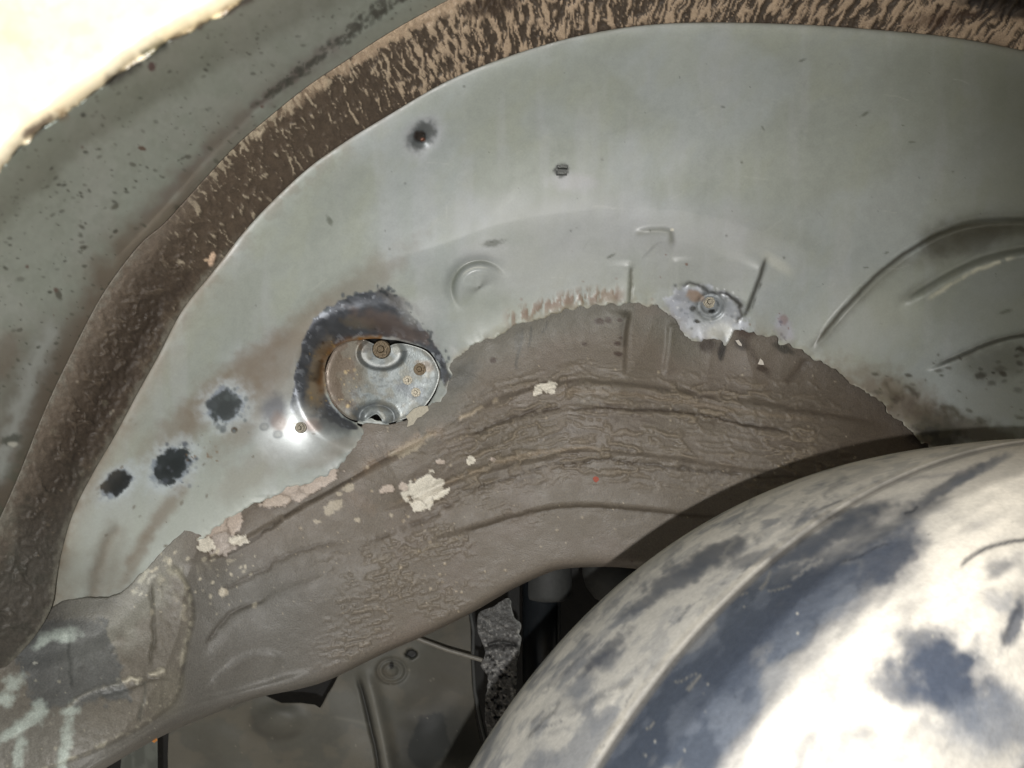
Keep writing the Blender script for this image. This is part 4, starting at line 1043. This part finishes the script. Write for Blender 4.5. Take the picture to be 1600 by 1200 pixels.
# ------------------------------------------------------------------ tyre
TP = [0.24941943721003826, 0.4416024810540442, -0.3457377055963861, 0.3769706143072828, 0.14642367949666427, 0.3194026721385181, 0.12027080480199398, 0.2674368436881521, 0.6634814539819834]
def tyre():
    ax = np.array([math.sin(TP[3])*math.cos(TP[4]), -math.cos(TP[3])*math.cos(TP[4]), math.sin(TP[4])])
    up = np.array([0, 0, 1.])-ax*ax[2]; up /= np.linalg.norm(up); rt = np.cross(ax, up)
    Cc = world([TP[0], TP[1], TP[2]])
    o_ = np.array([0, 0, CAMZ]); Pc = np.array(TP[:3])
    axp = ax; ax = world(ax)-o_; upp, up = up, world(up)-o_; rtp, rt = rt, world(rt)-o_
    th = np.concatenate([np.radians(np.arange(-180, -75, 3)), np.radians(np.arange(-75, 75, .17)), np.radians(np.arange(75, 180, 3))])
    phi = np.concatenate([np.linspace(-2.6, -.9, 26), np.linspace(-.88, 2.3, 300), np.linspace(2.32, 2.75, 8)])
    n = 2/2.4
    r = TP[5]-.065+.065*np.sign(np.cos(phi))*abs(np.cos(phi))**n
    h = TP[6]*np.sign(np.sin(phi))*abs(np.sin(phi))**n
    PH, TH = np.meshgrid(phi, th, indexing='ij')
    R = np.repeat(r[:, None], len(th), 1); H = np.repeat(h[:, None], len(th), 1)
    # raised mould line and a faint second one, small surface unevenness; object-space coordinates
    st = sst(TP[7]+.012, TP[7]-.012, PH); R = R+.0016*st
    w2 = np.exp(-((PH-1.62)/.02)**2); H = H+.001*w2
    X = Cc+H[..., None]*ax+(R*np.cos(TH))[..., None]*up+(R*np.sin(TH))[..., None]*rt
    # image-size coordinates only to measure marks: s along the tyre (mm), c across (mm)
    Xf = X.reshape(-1, 3)
    Xp = (Pc+H[..., None]*axp+(R*np.cos(TH))[..., None]*upp+(R*np.sin(TH))[..., None]*rtp).reshape(-1, 3); Y = np.maximum(Xp[:, 1], .05)
    u = 800+Xp[:, 0]/Y/FK*1600; v = 600-Xp[:, 2]/Y/FK*1600
    s_ = (TH*300).ravel(); c_ = (PH*95).ravel(); ph = PH.ravel()
    p = Paint(u, v, lin(194, 190, 181, 1.0))
    a = fbm(s_/22, c_/9, 201, 5); b = fbm(s_/9, c_/5, 202, 4); c2 = fbm(s_/60, c_/22, 203, 4); f = fbm(s_/3, c_/3, 204, 3)
    rub = lin(64, 71, 84, .85); slate = lin(104, 110, 120, .85)
    p.mix(sst(.45, .6, c2)*.5, lin(164, 162, 156, .9))
    line_ = TP[7]
    band1 = sst(line_+.01, line_-.03, ph)          # between far edge and line
    band2 = sst(line_-.01, line_+.02, ph)*sst(.86, .62, ph+(a-.5)*.16)
    topc = sst(950, 780, v)                         # upper end stays dusty
    low = 1-topc
    # far side of the mould line: dust, wiped in places; near side: mostly rubbed clean; outer wall: dust with clouds
    p.mix(band1*sst(.50, .66, fbm(s_/16, c_/10, 205, 5)+.10*sst(850, 1000, v)-.09)*.6, slate)
    p.mix(band1*sst(.54, .66, b)*.3, slate)
    edge = (fbm(s_/20, c_/14, 206, 4)-.5)
    clean = band2*sst(770, 900, v+edge*150+ (u-1300)*.10)
    p.mix(clean*.97, lin(60, 70, 86, .62))
    p.mix(clean*sst(.50, .70, fbm(s_/12, c_/9, 207, 4))*.40, slate)
    p.mix(clean*sst(.60, .74, fbm(s_/26, c_/14, 208, 4))*.35, lin(150, 148, 142, .9))
    b3 = sst(.74, .98, ph)
    p.mix(b3*sst(.50, .68, fbm(s_/40, c_/26, 209, 5))*.7, rub)
    p.mix(b3*sst(.45, .62, fbm(s_/15, c_/12, 210, 4))*.3, lin(150, 146, 138))
    for (x, y, rx, ry, ro, c, so, jg, wl, op, sd_) in (
        (1110, 870, 62, 16, -22, rub*.8, .5, .5, 14, .9, 1), (1060, 905, 50, 14, -20, rub, .5, .5, 10, .8, 2), (1180, 872, 50, 10, -18, rub, .5, .5, 12, .7, 3),
        (945, 1020, 50, 9, -42, rub, .5, .45, 10, .85, 4), (1010, 940, 40, 9, -30, rub, .5, .5, 8, .7, 5), (905, 1075, 30, 14, -30, slate, .6, .5, 12, .7, 6),
        (1290, 840, 80, 16, -28, rub, .5, .5, 16, .85, 7), (1390, 870, 60, 30, -35, rub*.85, .4, .4, 18, .9, 8), (1330, 800, 70, 7, -10, rub, .5, .5, 9, .7, 9),
        (1250, 930, 80, 34, -45, rub*.8, .5, .35, 30, .6, 10), (1150, 1040, 90, 40, -48, rub*.8, .5, .35, 30, .6, 11),
        (1480, 1060, 95, 60, 30, rub, .5, .4, 26, 1, 13), (1400, 1075, 50, 26, 20, rub, .5, .5, 16, .7, 14), (1560, 1130, 80, 50, 0, slate, .5, .4, 22, .8, 15), (1450, 1000, 40, 20, 0, rub, .5, .5, 16, .6, 16),
        (1585, 975, 14, 40, 22, rub, .5, .4, 10, .85, 17), (1560, 940, 26, 18, 20, slate, .5, .5, 10, .5, 18), (1480, 760, 70, 9, -32, rub, .5, .5, 10, .75, 19), (1530, 735, 60, 7, -30, slate, .5, .5, 10, .7, 20)):
        p.blob(x, y, rx, ry, ro, c, so, jg, wl, op, seed=sd_)
    dk = lin(40, 44, 52)
    p.line([(1497, 893), (1510, 875), (1540, 857), (1575, 848), (1600, 843), (1640, 838)], 4, dk, 1, .9, 2, dep=0)
    p.line([(1265, 803), (1290, 792), (1320, 780)], 1.8, dk, 1, .7); p.line([(820, 1155), (850, 1125), (870, 1105), (878, 1090)], 2.4, dk, 1, .6, 3)
    p.line([(1410, 803), (1425, 800), (1436, 790)], 2.4, dk, 1, .9, 2); p.line([(1310, 880), (1345, 868), (1380, 850), (1395, 852)], 2, dk, 1, .8, 2)
    p.line([(1520, 735), (1450, 745), (1390, 750)], 4, lin(140, 138, 138), 1, .6, 3)
    p.line([(1566, 1015), (1572, 990), (1585, 960), (1598, 940)], 4, dk, 1, .6, 3)
    g = np.random.default_rng(19)
    for k in range(90):
        x = g.uniform(800, 1330); y = 1010-(x-960)*.66+g.normal()*46
        a_ = g.normal(-.62, .16); l = g.uniform(20, 80); w_ = g.uniform(1.5, 6)
        p.line([(x, y), (x+l*.5*math.cos(a_), y+l*.5*math.sin(a_)+g.normal()*4), (x+l*math.cos(a_), y+l*math.sin(a_))], w_, rub if k % 4 else lin(176, 173, 164), 1, g.uniform(.12, .4), 5, wl=8, seed=k)
    g = np.random.default_rng(9)
    for k in range(26):
        x = g.uniform(820, 1240); y = 1000-(x-1000)*.62+g.uniform(-10, 160)
        a_ = g.normal(-.6, .25); l = g.uniform(12, 50)
        p.line([(x, y), (x+l*.5*math.cos(a_), y+l*.5*math.sin(a_)+g.normal()*3), (x+l*math.cos(a_), y+l*math.sin(a_))], g.uniform(1.2, 3), rub if k % 3 else lin(150, 146, 135, .7), 1, .5, 3)
    for k in range(60):
        p.blob(g.uniform(950, 1600), g.uniform(760, 1200), g.uniform(.8, 2.4), g.uniform(.8, 2), 0, lin(160, 158, 150, .8) if k % 4 else dk, .4, .4, 4, .7, seed=k)
    p.mix(np.exp(-((ph-line_-.004)/.012)**2)*.85, lin(64, 60, 55, .6)); p.mix(np.exp(-((ph-line_+.03)/.016)**2)*.35, lin(180, 172, 155, .9))
    p.col *= 1+.16*(f[:, None]-.5)
    inner_ = sst(-1.3, -1.5, ph); p.mix(inner_*.8, lin(90, 86, 80))
    lum = p.col.mean(1)
    p.ro = .36+.5*sst(.05, .35, lum)
    i = np.arange(len(phi)-1)[:, None]*len(th)+np.arange(len(th))[None]
    j = np.arange(len(phi)-1)[:, None]*len(th)+(np.arange(len(th))[None]+1) % len(th)
    F = np.stack([i, j, j+len(th), i+len(th)], -1).reshape(-1, 4)
    ty = link("tyre", mesh("tyre", Xf, F, p.col, np.stack([p.met, p.ro], 1)), M_rubber, car)
    ty["label"] = "dusty black tyre with rubbed dark streaks"
    # rim: dished steel wheel, below the picture
    pr = [(.196, .085), (.196, .095), (.188, .095), (.182, .07), (.176, .03), (.150, .02), (.120, .045), (.070, .050), (.060, .035), (.001, .035)]
    seg = 96; t2 = np.linspace(0, 2*math.pi, seg, endpoint=False); V = []; F = []
    for (rr, hh) in pr:
        for t in t2: V.append(Cc+hh*ax+rr*math.cos(t)*up+rr*math.sin(t)*rt)
    for a_ in range(len(pr)-1):
        for k in range(seg): F.append((a_*seg+k, a_*seg+(k+1) % seg, (a_+1)*seg+(k+1) % seg, (a_+1)*seg+k))
    nn = len(V)
    link("rim", mesh("rim", np.array(V), np.array(F), np.tile(lin(150, 150, 150), (nn, 1)), np.tile([.7, .4], (nn, 1))), M_steel, ty)
tyre()

# ------------------------------------------------------------------ ground
N = 60
xs = np.linspace(-1, 1, N+1); gx = np.sign(xs)*abs(xs)**3*60
X, Yg = np.meshgrid(gx, gx+.5)
V = np.stack([X.ravel(), Yg.ravel(), 0*X.ravel()], 1)
i = (np.arange(N)[:, None]*(N+1)+np.arange(N)[None]).ravel()
F = np.stack([i, i+1, i+N+2, i+N+1], 1)
M_ground = material("concrete_ground", .25, 6, .004, 60, attr=False, col=(.36, .34, .30), rough=.85)
gr = link("ground", mesh("ground", V, F), M_ground)
tag(gr, kind="structure")
